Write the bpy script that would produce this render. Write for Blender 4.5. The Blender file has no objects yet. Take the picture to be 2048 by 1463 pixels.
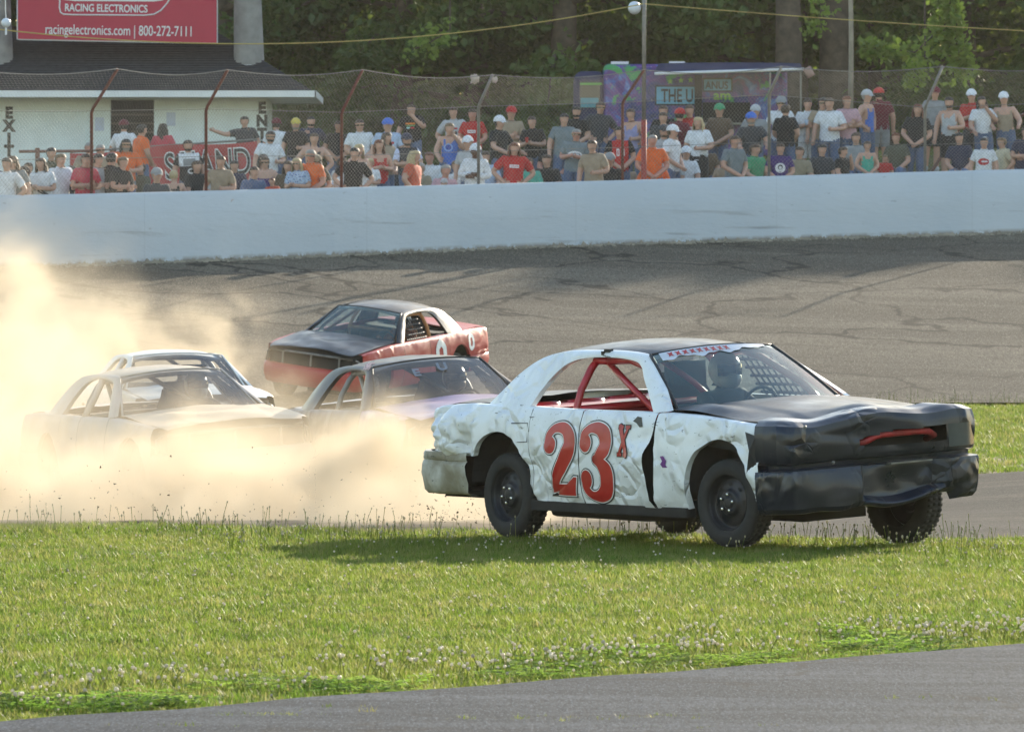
import bpy, bmesh, math, random
import numpy as np
from mathutils import Vector, Matrix, noise, Euler
R = math.radians
random.seed(7)
sc = bpy.context.scene
C = sc.collection

# ------------------------------------------------------------------ camera
F, CAMZ, HY, CX = 15120.0, 1.87, 600.0, 1024.0        # focal length in photo pixels, eye height, horizon row
cam_d = bpy.data.cameras.new('camera'); cam = bpy.data.objects.new('camera', cam_d); C.objects.link(cam)
cam.location = (0, 0, CAMZ); cam.rotation_euler = (R(90), 0, 0)
cam_d.sensor_width = 36; cam_d.lens = 36*F/2048
cam_d.shift_y = -(731.5-HY)/2048
cam_d.clip_start = 0.5; cam_d.clip_end = 3000
cam_d.dof.use_dof = True; cam_d.dof.focus_distance = 59; cam_d.dof.aperture_fstop = 17.0
sc.camera = cam
# ------------------------------------------------------------------ sky, sun, exposure
SUN_AZ, SUN_EL = 24.0, 17.0
w = bpy.data.worlds.new('World'); sc.world = w; w.use_nodes = True
nt = w.node_tree; bg = nt.nodes['Background']
sky = nt.nodes.new('ShaderNodeTexSky'); sky.sky_type = 'NISHITA'; sky.sun_disc = False
sky.sun_elevation = R(SUN_EL); sky.sun_rotation = R(SUN_AZ); sky.dust_density = .7; sky.air_density = 1.25
nt.links.new(sky.outputs[0], bg.inputs[0]); bg.inputs[1].default_value = 0.15
sun_d = bpy.data.lights.new('sun', 'SUN'); sun_d.energy = 4.6; sun_d.angle = R(0.5); sun_d.color = (1.0, .88, .70)
sun = bpy.data.objects.new('sun', sun_d); C.objects.link(sun)
sdir = Vector((math.sin(R(SUN_AZ))*math.cos(R(SUN_EL)), math.cos(R(SUN_AZ))*math.cos(R(SUN_EL)), math.sin(R(SUN_EL))))
sun.rotation_euler = sdir.to_track_quat('Z', 'Y').to_euler(); sun.location = (30, 60, 40)
vs = sc.view_settings; vs.view_transform = 'Standard'; vs.look = 'None'; vs.exposure = 1.2; vs.gamma = 1.0
sc.cycles.use_denoising = True; sc.cycles.max_bounces = 6; sc.cycles.diffuse_bounces = 3; sc.cycles.glossy_bounces = 3; sc.cycles.use_adaptive_sampling = True; sc.cycles.adaptive_threshold = .02; sc.cycles.transparent_max_bounces = 12
sc.cycles.volume_bounces = 2; sc.cycles.volume_step_rate = 3.0; sc.cycles.volume_max_steps = 128
sc.cycles.caustics_reflective = False; sc.cycles.caustics_refractive = False
sc.cycles.sample_clamp_indirect = 6.0

# ------------------------------------------------------------------ helpers
def tag(o, label=None, cat=None, group=None, kind=None):
    if label: o['label'] = label
    if cat: o['category'] = cat
    if group: o['group'] = group
    if kind: o['kind'] = kind
    return o
def empty(name, loc=(0,0,0), rz=0):
    o = bpy.data.objects.new(name, None); C.objects.link(o); o.location = loc; o.rotation_euler = (0,0,rz)
    o.empty_display_size = .2
    return o
def link(name, me, mat=None, parent=None, mw=None):
    o = bpy.data.objects.new(name, me); C.objects.link(o)
    if mat is not None and len(me.materials) == 0: me.materials.append(mat)
    if parent: o.parent = parent
    if mw is not None: o.matrix_local = mw
    return o
class MB:
    def __init__(s): s.v = []; s.f = []; s.m = []
    def add(s, vs, fs, mi=0):
        b = len(s.v); s.v += [tuple(p) for p in vs]; s.f += [tuple(b+i for i in f) for f in fs]; s.m += [mi]*len(fs); return s
    def box(s, lo, hi, mi=0, M=None):
        (a,b,c),(d,e,f) = lo, hi
        vs = [(a,b,c),(d,b,c),(d,e,c),(a,e,c),(a,b,f),(d,b,f),(d,e,f),(a,e,f)]
        if M is not None: vs = [M @ Vector(p) for p in vs]
        return s.add(vs, [(0,3,2,1),(4,5,6,7),(0,1,5,4),(1,2,6,5),(2,3,7,6),(3,0,4,7)], mi)
    def tube(s, path, r, n=8, mi=0, cap=True, closed=False):
        P = [Vector(p) for p in path]; k = len(P)
        rs = r if isinstance(r, (list, tuple)) else [r]*k
        up = None; vs = []
        for i, p in enumerate(P):
            if closed: t = (P[(i+1) % k]-P[i-1])
            else: t = P[min(i+1, k-1)]-P[max(i-1, 0)]
            t = t.normalized() if t.length > 1e-9 else Vector((0,0,1))
            if up is None: up = Vector((0,0,1)) if abs(t.z) < .9 else Vector((1,0,0))
            a = t.cross(up); 
            if a.length < 1e-6: a = t.cross(Vector((1,.3,0)))
            a.normalize(); b = a.cross(t).normalized(); up = b
            for j in range(n):
                q = 2*math.pi*j/n; vs.append(p+a*(math.cos(q)*rs[i])+b*(math.sin(q)*rs[i]))
        fs = []
        for i in range(k if closed else k-1):
            for j in range(n):
                i2 = (i+1) % k
                fs.append((i*n+j, i*n+(j+1) % n, i2*n+(j+1) % n, i2*n+j))
        if cap and not closed: fs += [tuple(range(n))[::-1], tuple(range((k-1)*n, k*n))]
        return s.add(vs, fs, mi)
    def lathe(s, prof, n=32, M=None, mi=0):      # prof: (radius, axial); axis = local y
        vs = []; k = len(prof)
        for i in range(n):
            q = 2*math.pi*i/n; c, d = math.cos(q), math.sin(q)
            for r, y in prof: vs.append(Vector((r*c, y, r*d)))
        if M is not None: vs = [M @ p for p in vs]
        fs = [((i*k+j), ((i+1) % n)*k+j, ((i+1) % n)*k+j+1, i*k+j+1) for i in range(n) for j in range(k-1)]
        return s.add(vs, fs, mi)
    def grid(s, rows, mi=0, flip=False, skip=None):     # rows: list of equal-length point lists
        n = len(rows[0]); vs = [p for r in rows for p in r]; fs = []
        for i in range(len(rows)-1):
            for j in range(n-1):
                if skip and skip(i, j): continue
                q = (i*n+j, i*n+j+1, (i+1)*n+j+1, (i+1)*n+j)
                fs.append(q[::-1] if flip else q)
        return s.add(vs, fs, mi)
    def sphere(s, c, r, n=10, m=8, mi=0):
        rx, ry, rz = r if isinstance(r, (tuple, list)) else (r, r, r); c = Vector(c)
        rows = []
        for i in range(m+1):
            t = math.pi*i/m
            rows.append([c+Vector((rx*math.sin(t)*math.cos(2*math.pi*j/n), ry*math.sin(t)*math.sin(2*math.pi*j/n), rz*math.cos(t))) for j in range(n+1)])
        return s.grid(rows, mi)
    def mesh(s, name, smooth=True, weld=False):
        me = bpy.data.meshes.new(name); me.from_pydata([tuple(p) for p in s.v], [], s.f)
        me.polygons.foreach_set('use_smooth', [smooth]*len(me.polygons))
        if any(s.m): me.polygons.foreach_set('material_index', s.m)
        if weld:
            bm = bmesh.new(); bm.from_mesh(me); bmesh.ops.remove_doubles(bm, verts=bm.verts, dist=weld); bm.to_mesh(me); bm.free()
        me.update(); return me
    def build(s, name, mat, parent=None, mw=None, smooth=False, weld=False, angle=None):
        me = s.mesh(name, smooth or angle is not None, weld)
        for m in (mat if isinstance(mat, (list, tuple)) else [mat]): me.materials.append(m)
        if angle is not None:
            me.set_sharp_from_angle(angle=R(angle))
        return link(name, me, None, parent, mw)
def copy_tree(o, parent=None):
    c = o.copy(); C.objects.link(c)
    if parent: c.parent = parent
    for ch in list(o.children): copy_tree(ch, c)
    return c
def hermite(xs, ys):
    xs = list(xs); ys = list(ys); n = len(xs)
    d = [(ys[i+1]-ys[i])/(xs[i+1]-xs[i]) for i in range(n-1)]
    m = [d[0]]+[0 if d[i-1]*d[i] <= 0 else 2*d[i-1]*d[i]/(d[i-1]+d[i]) for i in range(1, n-1)]+[d[-1]]
    def f(x):
        if x <= xs[0]: return ys[0]+m[0]*(x-xs[0])*0
        if x >= xs[-1]: return ys[-1]
        i = 0
        while x > xs[i+1]: i += 1
        h = xs[i+1]-xs[i]; t = (x-xs[i])/h
        return (2*t**3-3*t*t+1)*ys[i]+(t**3-2*t*t+t)*h*m[i]+(-2*t**3+3*t*t)*ys[i+1]+(t**3-t*t)*h*m[i+1]
    return f
def sst(a, b, x):
    t = min(1, max(0, (x-a)/(b-a))); return t*t*(3-2*t)
def at(px, py, d):            # a photo pixel at depth d, as a point of the place
    return Vector(((px-CX)*d/F, d, CAMZ+(HY-py)*d/F))
# ------------------------------------------------------------------ materials
class NG:
    def __init__(s, m): s.m = m; s.t = m.node_tree; s.n = s.t.nodes; s.l = s.t.links
    def new(s, t, **k):
        o = s.n.new(t)
        for a, v in k.items(): setattr(o, a, v)
        return o
    def L(s, a, b): s.l.new(a, b)
    def coord(s, scale=(1,1,1), kind='Object', loc=(0,0,0), rot=(0,0,0)):
        tc = s.new('ShaderNodeTexCoord'); mp = s.new('ShaderNodeMapping')
        s.L(tc.outputs[kind], mp.inputs[0]); mp.inputs['Scale'].default_value = scale; mp.inputs['Location'].default_value = loc; mp.inputs['Rotation'].default_value = rot
        return mp.outputs[0]
    def noise(s, vec, scale, detail=4, rough=.55, dist=0):
        o = s.new('ShaderNodeTexNoise'); s.L(vec, o.inputs['Vector']); o.inputs['Scale'].default_value = scale
        o.inputs['Detail'].default_value = detail; o.inputs['Roughness'].default_value = rough; o.inputs['Distortion'].default_value = dist
        return o.outputs[0]
    def ramp(s, fac, stops, interp='LINEAR'):
        o = s.new('ShaderNodeValToRGB'); s.L(fac, o.inputs[0]); cr = o.color_ramp; cr.interpolation = interp
        while len(cr.elements) < len(stops): cr.elements.new(.5)
        for e, (p, c) in zip(cr.elements, stops):
            e.position = p; e.color = (*c, 1) if isinstance(c, (tuple, list)) else (c, c, c, 1)
        return o.outputs[0]
    def mix(s, fac, a, b, mode='MIX'):
        o = s.new('ShaderNodeMix', data_type='RGBA', blend_type=mode)
        for i, v in ((0, fac), (6, a), (7, b)):
            if isinstance(v, (int, float)): o.inputs[i].default_value = v
            elif isinstance(v, (tuple, list)): o.inputs[i].default_value = (*v, 1)[:4]
            else: s.L(v, o.inputs[i])
        return o.outputs[2]
    def math(s, op, a, b=None, c=None):
        o = s.new('ShaderNodeMath', operation=op)
        for i, v in enumerate((a, b, c)):
            if v is None: continue
            if isinstance(v, (int, float)): o.inputs[i].default_value = v
            else: s.L(v, o.inputs[i])
        return o.outputs[0]
    def bump(s, h, strength=.3, dist=.02):
        o = s.new('ShaderNodeBump'); s.L(h, o.inputs['Height']); o.inputs['Strength'].default_value = strength; o.inputs['Distance'].default_value = dist
        return o.outputs[0]
def pmat(name, col=(.5,.5,.5), rough=.6, metal=0, coat=0, spec=.5):
    m = bpy.data.materials.new(name); m.use_nodes = True; g = NG(m); b = g.n['Principled BSDF']
    b.inputs['Base Color'].default_value = (*col, 1); b.inputs['Roughness'].default_value = rough; b.inputs['Metallic'].default_value = metal
    b.inputs['Coat Weight'].default_value = coat; b.inputs['Coat Roughness'].default_value = .12; b.inputs['Specular IOR Level'].default_value = spec
    m.diffuse_color = (*col, 1)
    return m, g, b
_cache = {}
def flat(name, col, rough=.6, metal=0, var=.12, vscale=6, coat=0, spec=.5):
    """plain material with a little procedural variation in tone"""
    k = (name,)
    if k in _cache: return _cache[k]
    m, g, b = pmat(name, col, rough, metal, coat, spec)
    n = g.noise(g.coord(), vscale, 5)
    g.L(g.ramp(n, [(.3, tuple(c*(1-var) for c in col)), (.7, tuple(min(1, c*(1+var)) for c in col))]), b.inputs['Base Color'])
    _cache[k] = m; return m
def cloth(col):
    k = ('cloth',)+tuple(round(c, 3) for c in col)
    if k in _cache: return _cache[k]
    m, g, b = pmat('cloth', col, .85, spec=.2)
    c = g.coord(); n = g.noise(c, 9, 4); n2 = g.noise(c, 60, 2)
    g.L(g.ramp(n, [(.3, tuple(x*.8 for x in col)), (.7, tuple(min(1, x*1.1) for x in col))]), b.inputs['Base Color'])
    g.L(g.bump(n, .6, .03), b.inputs['Normal']); b.inputs['Sheen Weight'].default_value = .15
    _cache[k] = m; return m

# ------------------------------------------------------------------ terrain
_px = [0, 500, 1024, 1536, 2048]; _d = [133, 138, 143, 146.5, 149]
_yb = [535, 519, 497, 481, 467]; _yt = [390, 379, 366, 352, 338]
_x = [(p-CX)*d/F for p, d in zip(_px, _d)]
_zb = [CAMZ+(HY-y)*d/F for y, d in zip(_yb, _d)]; _zt = [CAMZ+(HY-y)*d/F for y, d in zip(_yt, _d)]
WD = hermite([-60, -30, -16]+_x+[20, 40, 70], [70, 104, 123]+_d+[152, 154, 150])
WB = hermite([-60, -30, -16]+_x+[20, 40, 70], [2.2, 2.2, 2.3]+_zb+[3.4, 3.5, 3.5])
WT = hermite([-60, -30, -16]+_x+[20, 40, 70], [3.45, 3.45, 3.55]+_zt+[4.7, 4.8, 4.8])
def infield(x, y):
    dip = -.25*sst(63, 76, y)*(1-sst(2.0, 6.5, x))
    rise = .17*sst(83, 125, y)*sst(1.5, 6, x)
    return dip+rise
BANK = .122
def bank(x, y): return WB(x)-BANK*(WD(x)-y)
def zf(x, y):
    a, b = infield(x, y), bank(x, y); k = .12
    h = max(0, k-abs(a-b))/k
    return max(a, b)+h*h*k*.25
def hill(x, y):
    t = y-WD(x); s = .046+.1*sst(-6, 9, x)
    return WT(x)-1.05+min(1.55+.15*sst(-2, 8, x), s*t)+.0*t
def edge_track(x):            # depth at which the banking begins
    lo, hi = 80., WD(x)
    for _ in range(30):
        m = (lo+hi)/2
        if bank(x, m) > infield(x, m): hi = m
        else: lo = m
    return lo
def sheet(name, xs, yfun, rows, zoff, mat, kind='structure', z=zf):
    b = MB(); b.grid([[(x, yfun(x, t), z(x, yfun(x, t))+zoff) for x in xs] for t in rows])
    o = b.build(name, mat, smooth=True); tag(o, kind=kind); return o
def lin(a, b, n): return [a+(b-a)*i/(n-1) for i in range(n)]
# ------------------------------------------------------------------ ground materials
def asphalt(name, base, warm, crack, cscale, streak=(.05,.6,1), spk=40, rough=.85):
    m, g, b = pmat(name, base, rough, spec=.02)
    c = g.coord(); n1 = g.noise(c, .35, 5); n2 = g.noise(g.coord(streak), 1.0, 6, .65); cs = g.coord((1, .13, 1)); n3 = g.noise(cs, spk, 4, .75); n4 = g.noise(cs, spk*2.5, 2, .6)
    col = g.mix(g.ramp(n1, [(.35, 0.), (.65, 1.)]), base, warm)
    col = g.mix(g.ramp(n2, [(.44, .8), (.60, 0.)]), col, tuple(x*.55 for x in base))
    col = g.mix(g.ramp(n3, [(.36, .75), (.55, 0.)]), col, tuple(x*.40 for x in base))
    col = g.mix(g.ramp(n4, [(.54, 0.), (.68, .6)]), col, tuple(min(1, x*2.2) for x in base))
    if crack:
        vo = g.new('ShaderNodeTexVoronoi', feature='DISTANCE_TO_EDGE')
        wv = g.new('ShaderNodeVectorMath', operation='ADD'); nn = g.new('ShaderNodeTexNoise'); nn.inputs['Scale'].default_value = .5; nn.inputs['Detail'].default_value = 5
        cc = g.coord(); g.L(cc, nn.inputs['Vector'])
        sc1 = g.new('ShaderNodeVectorMath', operation='SCALE'); sc1.inputs['Scale'].default_value = 3.5; g.L(nn.outputs[1], sc1.inputs[0])
        g.L(cc, wv.inputs[0]); g.L(sc1.outputs[0], wv.inputs[1]); g.L(wv.outputs[0], vo.inputs['Vector']); vo.inputs['Scale'].default_value = cscale
        brk = g.ramp(g.noise(c, .16, 2), [(.36, .25), (.50, 1.)])
        ln = g.math('MULTIPLY', g.ramp(vo.outputs['Distance'], [(.0, .85), (crack, .6), (crack*1.6, 0.)]), brk)
        col = g.mix(ln, col, (.035, .032, .028))
    g.L(col, b.inputs['Base Color'])
    g.L(g.bump(n3, .5, .012), b.inputs['Normal'])
    return m
M_track = asphalt('track_asphalt', (.160,.140,.110), (.182,.157,.120), .014, .23, (.04,.45,1), 22)
M_road = asphalt('road_asphalt', (.066,.075,.088), (.082,.090,.100), .008, .33, (.35,1.4,1), 34)
M_apron = asphalt('apron_asphalt', (.068,.065,.060), (.088,.080,.066), .006, .3, (.06,.7,1), 30)
m, g, b = pmat('soil', (.10,.085,.04), .95, spec=.1)
c = g.coord(); n = g.noise(c, 1.2, 6); n2 = g.noise(c, 9, 5)
g.L(g.mix(g.ramp(n2, [(.4, 0.), (.6, .6)]), g.ramp(n, [(.35, (.055,.075,.02)), (.65, (.10,.10,.035))]), (.12,.095,.05)), b.inputs['Base Color'])
g.L(g.bump(n2, .8, .05), b.inputs['Normal']); M_soil = m
m, g, b = pmat('dry_dirt', (.30,.23,.15), .95, spec=.1)
c = g.coord(); n = g.noise(c, .9, 6); n2 = g.noise(c, 25, 4)
g.L(g.mix(g.ramp(n2, [(.35, .5), (.6, 0.)]), g.ramp(n, [(.35, (.21,.165,.11)), (.65, (.34,.27,.18))]), (.13,.10,.065)), b.inputs['Base Color'])
g.L(g.bump(n2, .7, .03), b.inputs['Normal']); M_dirt = m

# ------------------------------------------------------------------ ground sheets
def near_edge(x, j=True):     # edge of the foreground road, as depth
    e = 36.79+1.494*x
    if j: e += .25*noise.noise(Vector((x*1.7, 3.1, 0)))+.12*noise.noise(Vector((x*6, 9.1, 0)))
    return e
def far_edge(x, j=True):      # far edge of the grass strip
    e = 61.6-.62*x if x < 3 else 59.74-.1*(x-3)
    if j: e += .35*noise.noise(Vector((x*1.1, 7.7, 0)))
    return e
XS = lin(-70, -14, 29)[:-1]+lin(-14, 14, 57)[:-1]+lin(14, 80, 34)
ground = sheet('ground', XS, lambda x, t: -40+(WD(x)+40.2)*t, lin(0, 1, 140), -.05, M_soil)
hillside = sheet('hillside', XS, lambda x, t: WD(x)+.24+(900*t**3 if t > 0 else 0), lin(0, 1, 60), 0, M_soil, z=hill)
xs1 = lin(-12, 14, 105)
road = sheet('road', xs1, lambda x, t: near_edge(x)-t*40, lin(1, 0, 60), .01, M_road)
dirt = sheet('dirt_shoulder', lin(-14, 6, 81), lambda x, t: far_edge(x)-.3+t*(edge_track(x)+.5-far_edge(x)+.3), lin(0, 1, 50), -.036, M_dirt)
def apron_far(x): return 84.5+.35*noise.noise(Vector((x*.8, 1, 0)))+ (0 if x > 2 else (2-x)*3.0)
apron = sheet('apron', lin(-9, 30, 118), lambda x, t: far_edge(x)+.05+t*(apron_far(x)-far_edge(x)), lin(0, 1, 50), -.022, M_apron)
track = sheet('track', lin(-60, 70, 180), lambda x, t: edge_track(x)-.4+t*(WD(x)+.05-edge_track(x)+.4), lin(0, 1, 60), .02, M_track)

# ------------------------------------------------------------------ retaining wall and catch fence
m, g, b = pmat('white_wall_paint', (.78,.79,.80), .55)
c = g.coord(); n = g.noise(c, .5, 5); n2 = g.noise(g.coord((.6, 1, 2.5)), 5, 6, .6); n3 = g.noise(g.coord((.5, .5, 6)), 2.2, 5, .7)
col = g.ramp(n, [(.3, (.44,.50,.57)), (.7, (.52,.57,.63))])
col = g.mix(g.ramp(n3, [(.66, 0.), (.72, .7)]), col, (.55,.60,.65))
col = g.mix(g.ramp(n2, [(.27, .6), (.34, 0.)]), col, (.28,.31,.34))
zz = g.new('ShaderNodeSeparateXYZ'); uv = g.new('ShaderNodeUVMap'); g.L(uv.outputs[0], zz.inputs[0])
low = g.math('MULTIPLY', g.ramp(zz.outputs[1], [(.0, 1.), (.11, .9), (.17, 0.)]), g.ramp(g.noise(g.coord((1,1,1)), 3.2, 6, .7), [(.42, 0.), (.52, 1.)]))
col = g.mix(low, col, (.20,.17,.13))
jt = g.math('FRACT', g.math('MULTIPLY', zz.outputs[0], 19.0)); col = g.mix(g.ramp(jt, [(.0, .3), (.0015, .2), (.003, 0.)]), col, (.22,.24,.26))
rub = g.ramp(g.noise(g.coord((.10, .10, 2.2)), 2.6, 5, .6), [(.60, 0.), (.70, .75)]); col = g.mix(g.math('MULTIPLY', rub, g.ramp(zz.outputs[1], [(.1, 1.), (.6, .5), (.8, 0.)])), col, (.16,.16,.17))
g.L(col, b.inputs['Base Color']); g.L(g.bump(n2, .3, .03), b.inputs['Normal']); M_wall = m
wx = lin(-34, 40, 220)
b_ = MB(); prof = [(0, 0, 0), (.0, .5, .5), (.0, .94, .94), (.05, .995, .985), (.12, 1.0, 1), (.24, 1.0, 1), (.24, 0, 0)]
rows = []; uvv = []
for oy, fz, v in prof:
    rows.append([(x, WD(x)+oy, WB(x)-.12+(WT(x)-WB(x)+.12)*fz) for x in wx])
b_.grid(rows, flip=False)
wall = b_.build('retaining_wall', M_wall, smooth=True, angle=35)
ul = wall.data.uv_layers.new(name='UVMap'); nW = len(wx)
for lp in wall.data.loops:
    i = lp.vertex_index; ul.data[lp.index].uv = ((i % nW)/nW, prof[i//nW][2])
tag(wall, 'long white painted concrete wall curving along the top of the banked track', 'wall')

M_rust = flat('rusty_steel', (.14,.045,.03), .75, 0, .35, 14)
M_galv = flat('galvanised_steel', (.22,.21,.195), .55, .5, .2, 10)
M_wire = flat('fence_wire', (.27,.26,.24), .6, .3, .2, 3)
fence = empty('catch_fence', (0, 143, WT(0)))
tag(fence, 'rusty bent posts with chain link netting standing on the white wall', 'fence')
Mf = Matrix.Translation((0, -143, -WT(0)))
post_px = [(-120, -160), (183, 222, 235, 138), (412, 218, 455, 140), (683, 225, 725, 140), (957, 213, 985, 150), (1245, 205, 1288, 140), (1538, 190, 1563, 133), (1850, 215, 1885, 133), (2140, 0)]
bends, tops = [], []
for p in post_px:
    if len(p) == 2:
        x = (p[0]-CX)/F*(132 if p[0] < 0 else 150); d = WD(x)+.12
        if p[0] < 0: bnd, top = at(p[0], 222, d), at(p[0]+48, 138, d-.4)
        else: bnd, top = at(p[0], 205, d), at(p[0]+36, 131, d-.4)
    else:
        x = (p[0]-CX)/F*143; d = WD(x)+.12; x = (p[0]-CX)/F*d; d = WD(x)+.12
        bnd, top = at(p[0], p[1], d), at(p[2], p[3], d-.4)
    bends.append(bnd); tops.append(top)
    base = Vector((bnd.x, bnd.y, WT(bnd.x)-.9))
    q = MB().tube([base, bnd-Vector((0,0,.04)), bnd+(top-bnd)*.06, top], .029, 8)
    q.build('post', M_galv if p[0] in (1538, 1850, 957) else M_rust, fence, Mf, smooth=True)
def along(pts, u):
    k = min(len(pts)-2, int(u)); return pts[k].lerp(pts[k+1], u-k)
def fence_pt(u, v):           # u along the posts, v 0 wall .. 1 bend .. 2 top
    b0 = along(bends, u)
    if v <= 1:
        lo = Vector((b0.x, b0.y, WT(b0.x)+.0)); return lo.lerp(b0, v)
    t = along(tops, u); sag = .10*math.sin(math.pi*(u-int(u)))
    return b0.lerp(t, v-1)-Vector((0, 0, sag*(v-1)))
q = MB(); NU = len(bends)-1
def wire(u0, v0, u1, v1, r, n=3, seg=1):
    q.tube([fence_pt(u0+(u1-u0)*i/seg, v0+(v1-v0)*i/seg) for i in range(seg+1)], r, n, cap=False)
pitch = .075; L_bay = 3.05
for band in (0, 1):
    hgt = 1.40 if band == 0 else .95
    du = hgt/L_bay; k = int(NU*L_bay/pitch)
    for i in range(-int(hgt/pitch), k):
        u = i*pitch/L_bay
        for s in (0, 1):
            a, bb = (u, u+du) if s == 0 else (u+du, u)
            if min(a, bb) < 0 or max(a, bb) >= NU: continue
            wire(a, band, bb, band+1, .0020 if band == 0 else .0011)
q.build('netting', M_wire, fence, Mf, smooth=True)
q = MB()
for v, r in ((2, .008), (1.0, .006), (.42, .005)):
    q.tube([fence_pt(NU*i/160*.9999, v) for i in range(161)], r, 4)
q.build('cable', M_galv, fence, Mf, smooth=True)

# ------------------------------------------------------------------ text helper
def text_mesh(name, body, size, mat, parent=None, mw=None, extrude=.004, bold=0, align='LEFT', sx=1, space=1):
    cu = bpy.data.curves.new(name, 'FONT'); cu.body = body; cu.size = size; cu.extrude = extrude; cu.offset = bold; cu.align_x = align; cu.space_character = space
    o = bpy.data.objects.new('tmp_text', cu); C.objects.link(o)
    dg = bpy.context.evaluated_depsgraph_get(); me = bpy.data.meshes.new_from_object(o.evaluated_get(dg))
    bpy.data.objects.remove(o); bpy.data.curves.remove(cu)
    me.materials.clear(); me.materials.append(mat); me.name = name
    if sx != 1: me.transform(Matrix.Diagonal((sx, 1, 1, 1)))
    return link(name, me, None, parent, mw)
UP = Matrix.Rotation(R(90), 4, 'X')      # lays a text flat in the xz plane, facing -y
def TR(x, y, z): return Matrix.Translation((x, y, z))
# ------------------------------------------------------------------ ticket / beer building on the left
M_bwall = flat('white_block_paint', (.70,.77,.80), .7, 0, .08, 2)
M_roof = flat('dark_shingles', (.030,.031,.037), .9, 0, .3, 9)
M_fascia = flat('white_fascia', (.75,.76,.76), .55, 0, .06, 3)
M_dark = flat('dark_interior', (.018,.017,.016), .9, 0, .3, 3)
M_plank = flat('weathered_board', (.10,.09,.075), .85, 0, .3, 4)
M_black = flat('black_paint', (.015,.015,.017), .55, 0, .2, 5)
M_white = flat('white_paint', (.8,.8,.8), .55, 0, .05, 5)
DB = 170.0; sB = F/DB
def bx(px): return (px-CX)/sB
def bz(py): return CAMZ+(HY-py)/sB
bld = empty('ticket_building', (bx(250), DB+1.5, hill(bx(250), DB)))
tag(bld, 'low white block building with dark hipped roof at the left behind the crowd', 'building')
Mi = Matrix.Translation(-bld.location)
gz = hill(bx(250), DB)-.3; ez = bz(196)
q = MB()
y0, y1 = DB, DB+4
for a, c_, z0_, z1_ in ((-70, 221, gz, ez), (308, 533, gz, ez), (221, 308, gz, bz(310)), (221, 308, bz(200), ez)):
    q.box((bx(a), y0, z0_), (bx(c_), y0+.2, z1_))
q.box((bx(533)-.2, y0+.2, gz), (bx(533), y1, ez)); q.box((bx(-70), y0+.2, gz), (bx(-70)+.2, y1, ez))
q.box((bx(-70)+.2, y1-.2, gz), (bx(533)-.2, y1, ez))
q.build('wall', M_bwall, bld, Mi)
q = MB().box((bx(221)-.4, y0+1.2, gz), (bx(308)+.4, y0+1.25, ez)); q.build('back_room', M_dark, bld, Mi)
for k in range(5):
    z_ = bz(300)+k*.2; MB().box((bx(221)-.3, y0+.95, z_), (bx(308)+.3, y0+1.15, z_+.04)).build('shelf', M_plank, bld, Mi)
MB().box((bx(216), y0-.25, bz(313)), (bx(313), y0+.3, bz(310))).build('counter', M_plank, bld, Mi)
# hipped roof with eaves and fascia
xa, xb = bx(-190), bx(632); ya, yb = DB-1.1, y1+1.1; zr = bz(187)
rdx = 2.35; zt_ = bz(100); ym = (ya+yb)/2
V = [(xa,ya,zr),(xb,ya,zr),(xb,yb,zr),(xa,yb,zr),(xa+rdx,ym,zt_+.5),(xb-rdx,ym,zt_+.5)]
roof = MB().add(V, [(0,1,5,4),(1,2,5),(2,3,4,5),(3,0,4)]).add([(xa,ya,zr-.02),(xb,ya,zr-.02),(xb,yb,zr-.02),(xa,yb,zr-.02)], [(3,2,1,0)]).build('roof', M_roof, bld, Mi)
q = MB(); sh = random.Random(3)                        # shingle courses laid on the front slope
for k in range(1, 26):
    t = k/26; z_ = zr+(zt_+.5-zr)*t; y_ = ya+(ym-ya)*t; x0_ = xa+rdx*t; x1_ = xb-rdx*t
    q.add([(x0_, y_, z_+.004), (x1_, y_, z_+.004), (x1_, y_-.03, z_+.016), (x0_, y_-.03, z_+.016), (x0_, y_-.035, z_-.006), (x1_, y_-.035, z_-.006)], [(0,3,2,1), (3,4,5,2)])
o = q.build('shingle_course', M_roof, roof); tag(o, kind='stuff')
q = MB().box((xa-.03, ya-.04, bz(197)), (xb+.03, ya-.005, bz(184))).box((xb+.002, ya-.04, bz(197)), (xb+.035, yb, bz(184))); q.build('fascia', M_fascia, bld, Mi)
MB().box((xa, ya, bz(197)+.01), (xb, yb, bz(197)+.02)).build('soffit', M_fascia, bld, Mi)
# EXIT and ENTER painted letters, one under another
def letters(word, px, pys, h):
    for ch, py in zip(word, pys):
        text_mesh('painted_letter', ch, h*1.38/sB, M_black, bld, Mi @ TR(bx(px), y0-.006, bz(py)) @ UP, .002, .022, 'CENTER', .95)
letters('EXIT', 18, (236, 262, 288, 312), 22)
letters('ENTER', 524, (226, 252, 278, 304, 330), 22)
for px, py in ((199, 262), (342, 252)):
    MB().box((bx(px-9), y0-.012, bz(py)), (bx(px+9), y0-.004, bz(py-27))).build('notice', flat('notice_paper', (.5,.56,.72), .6), bld, Mi)
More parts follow.
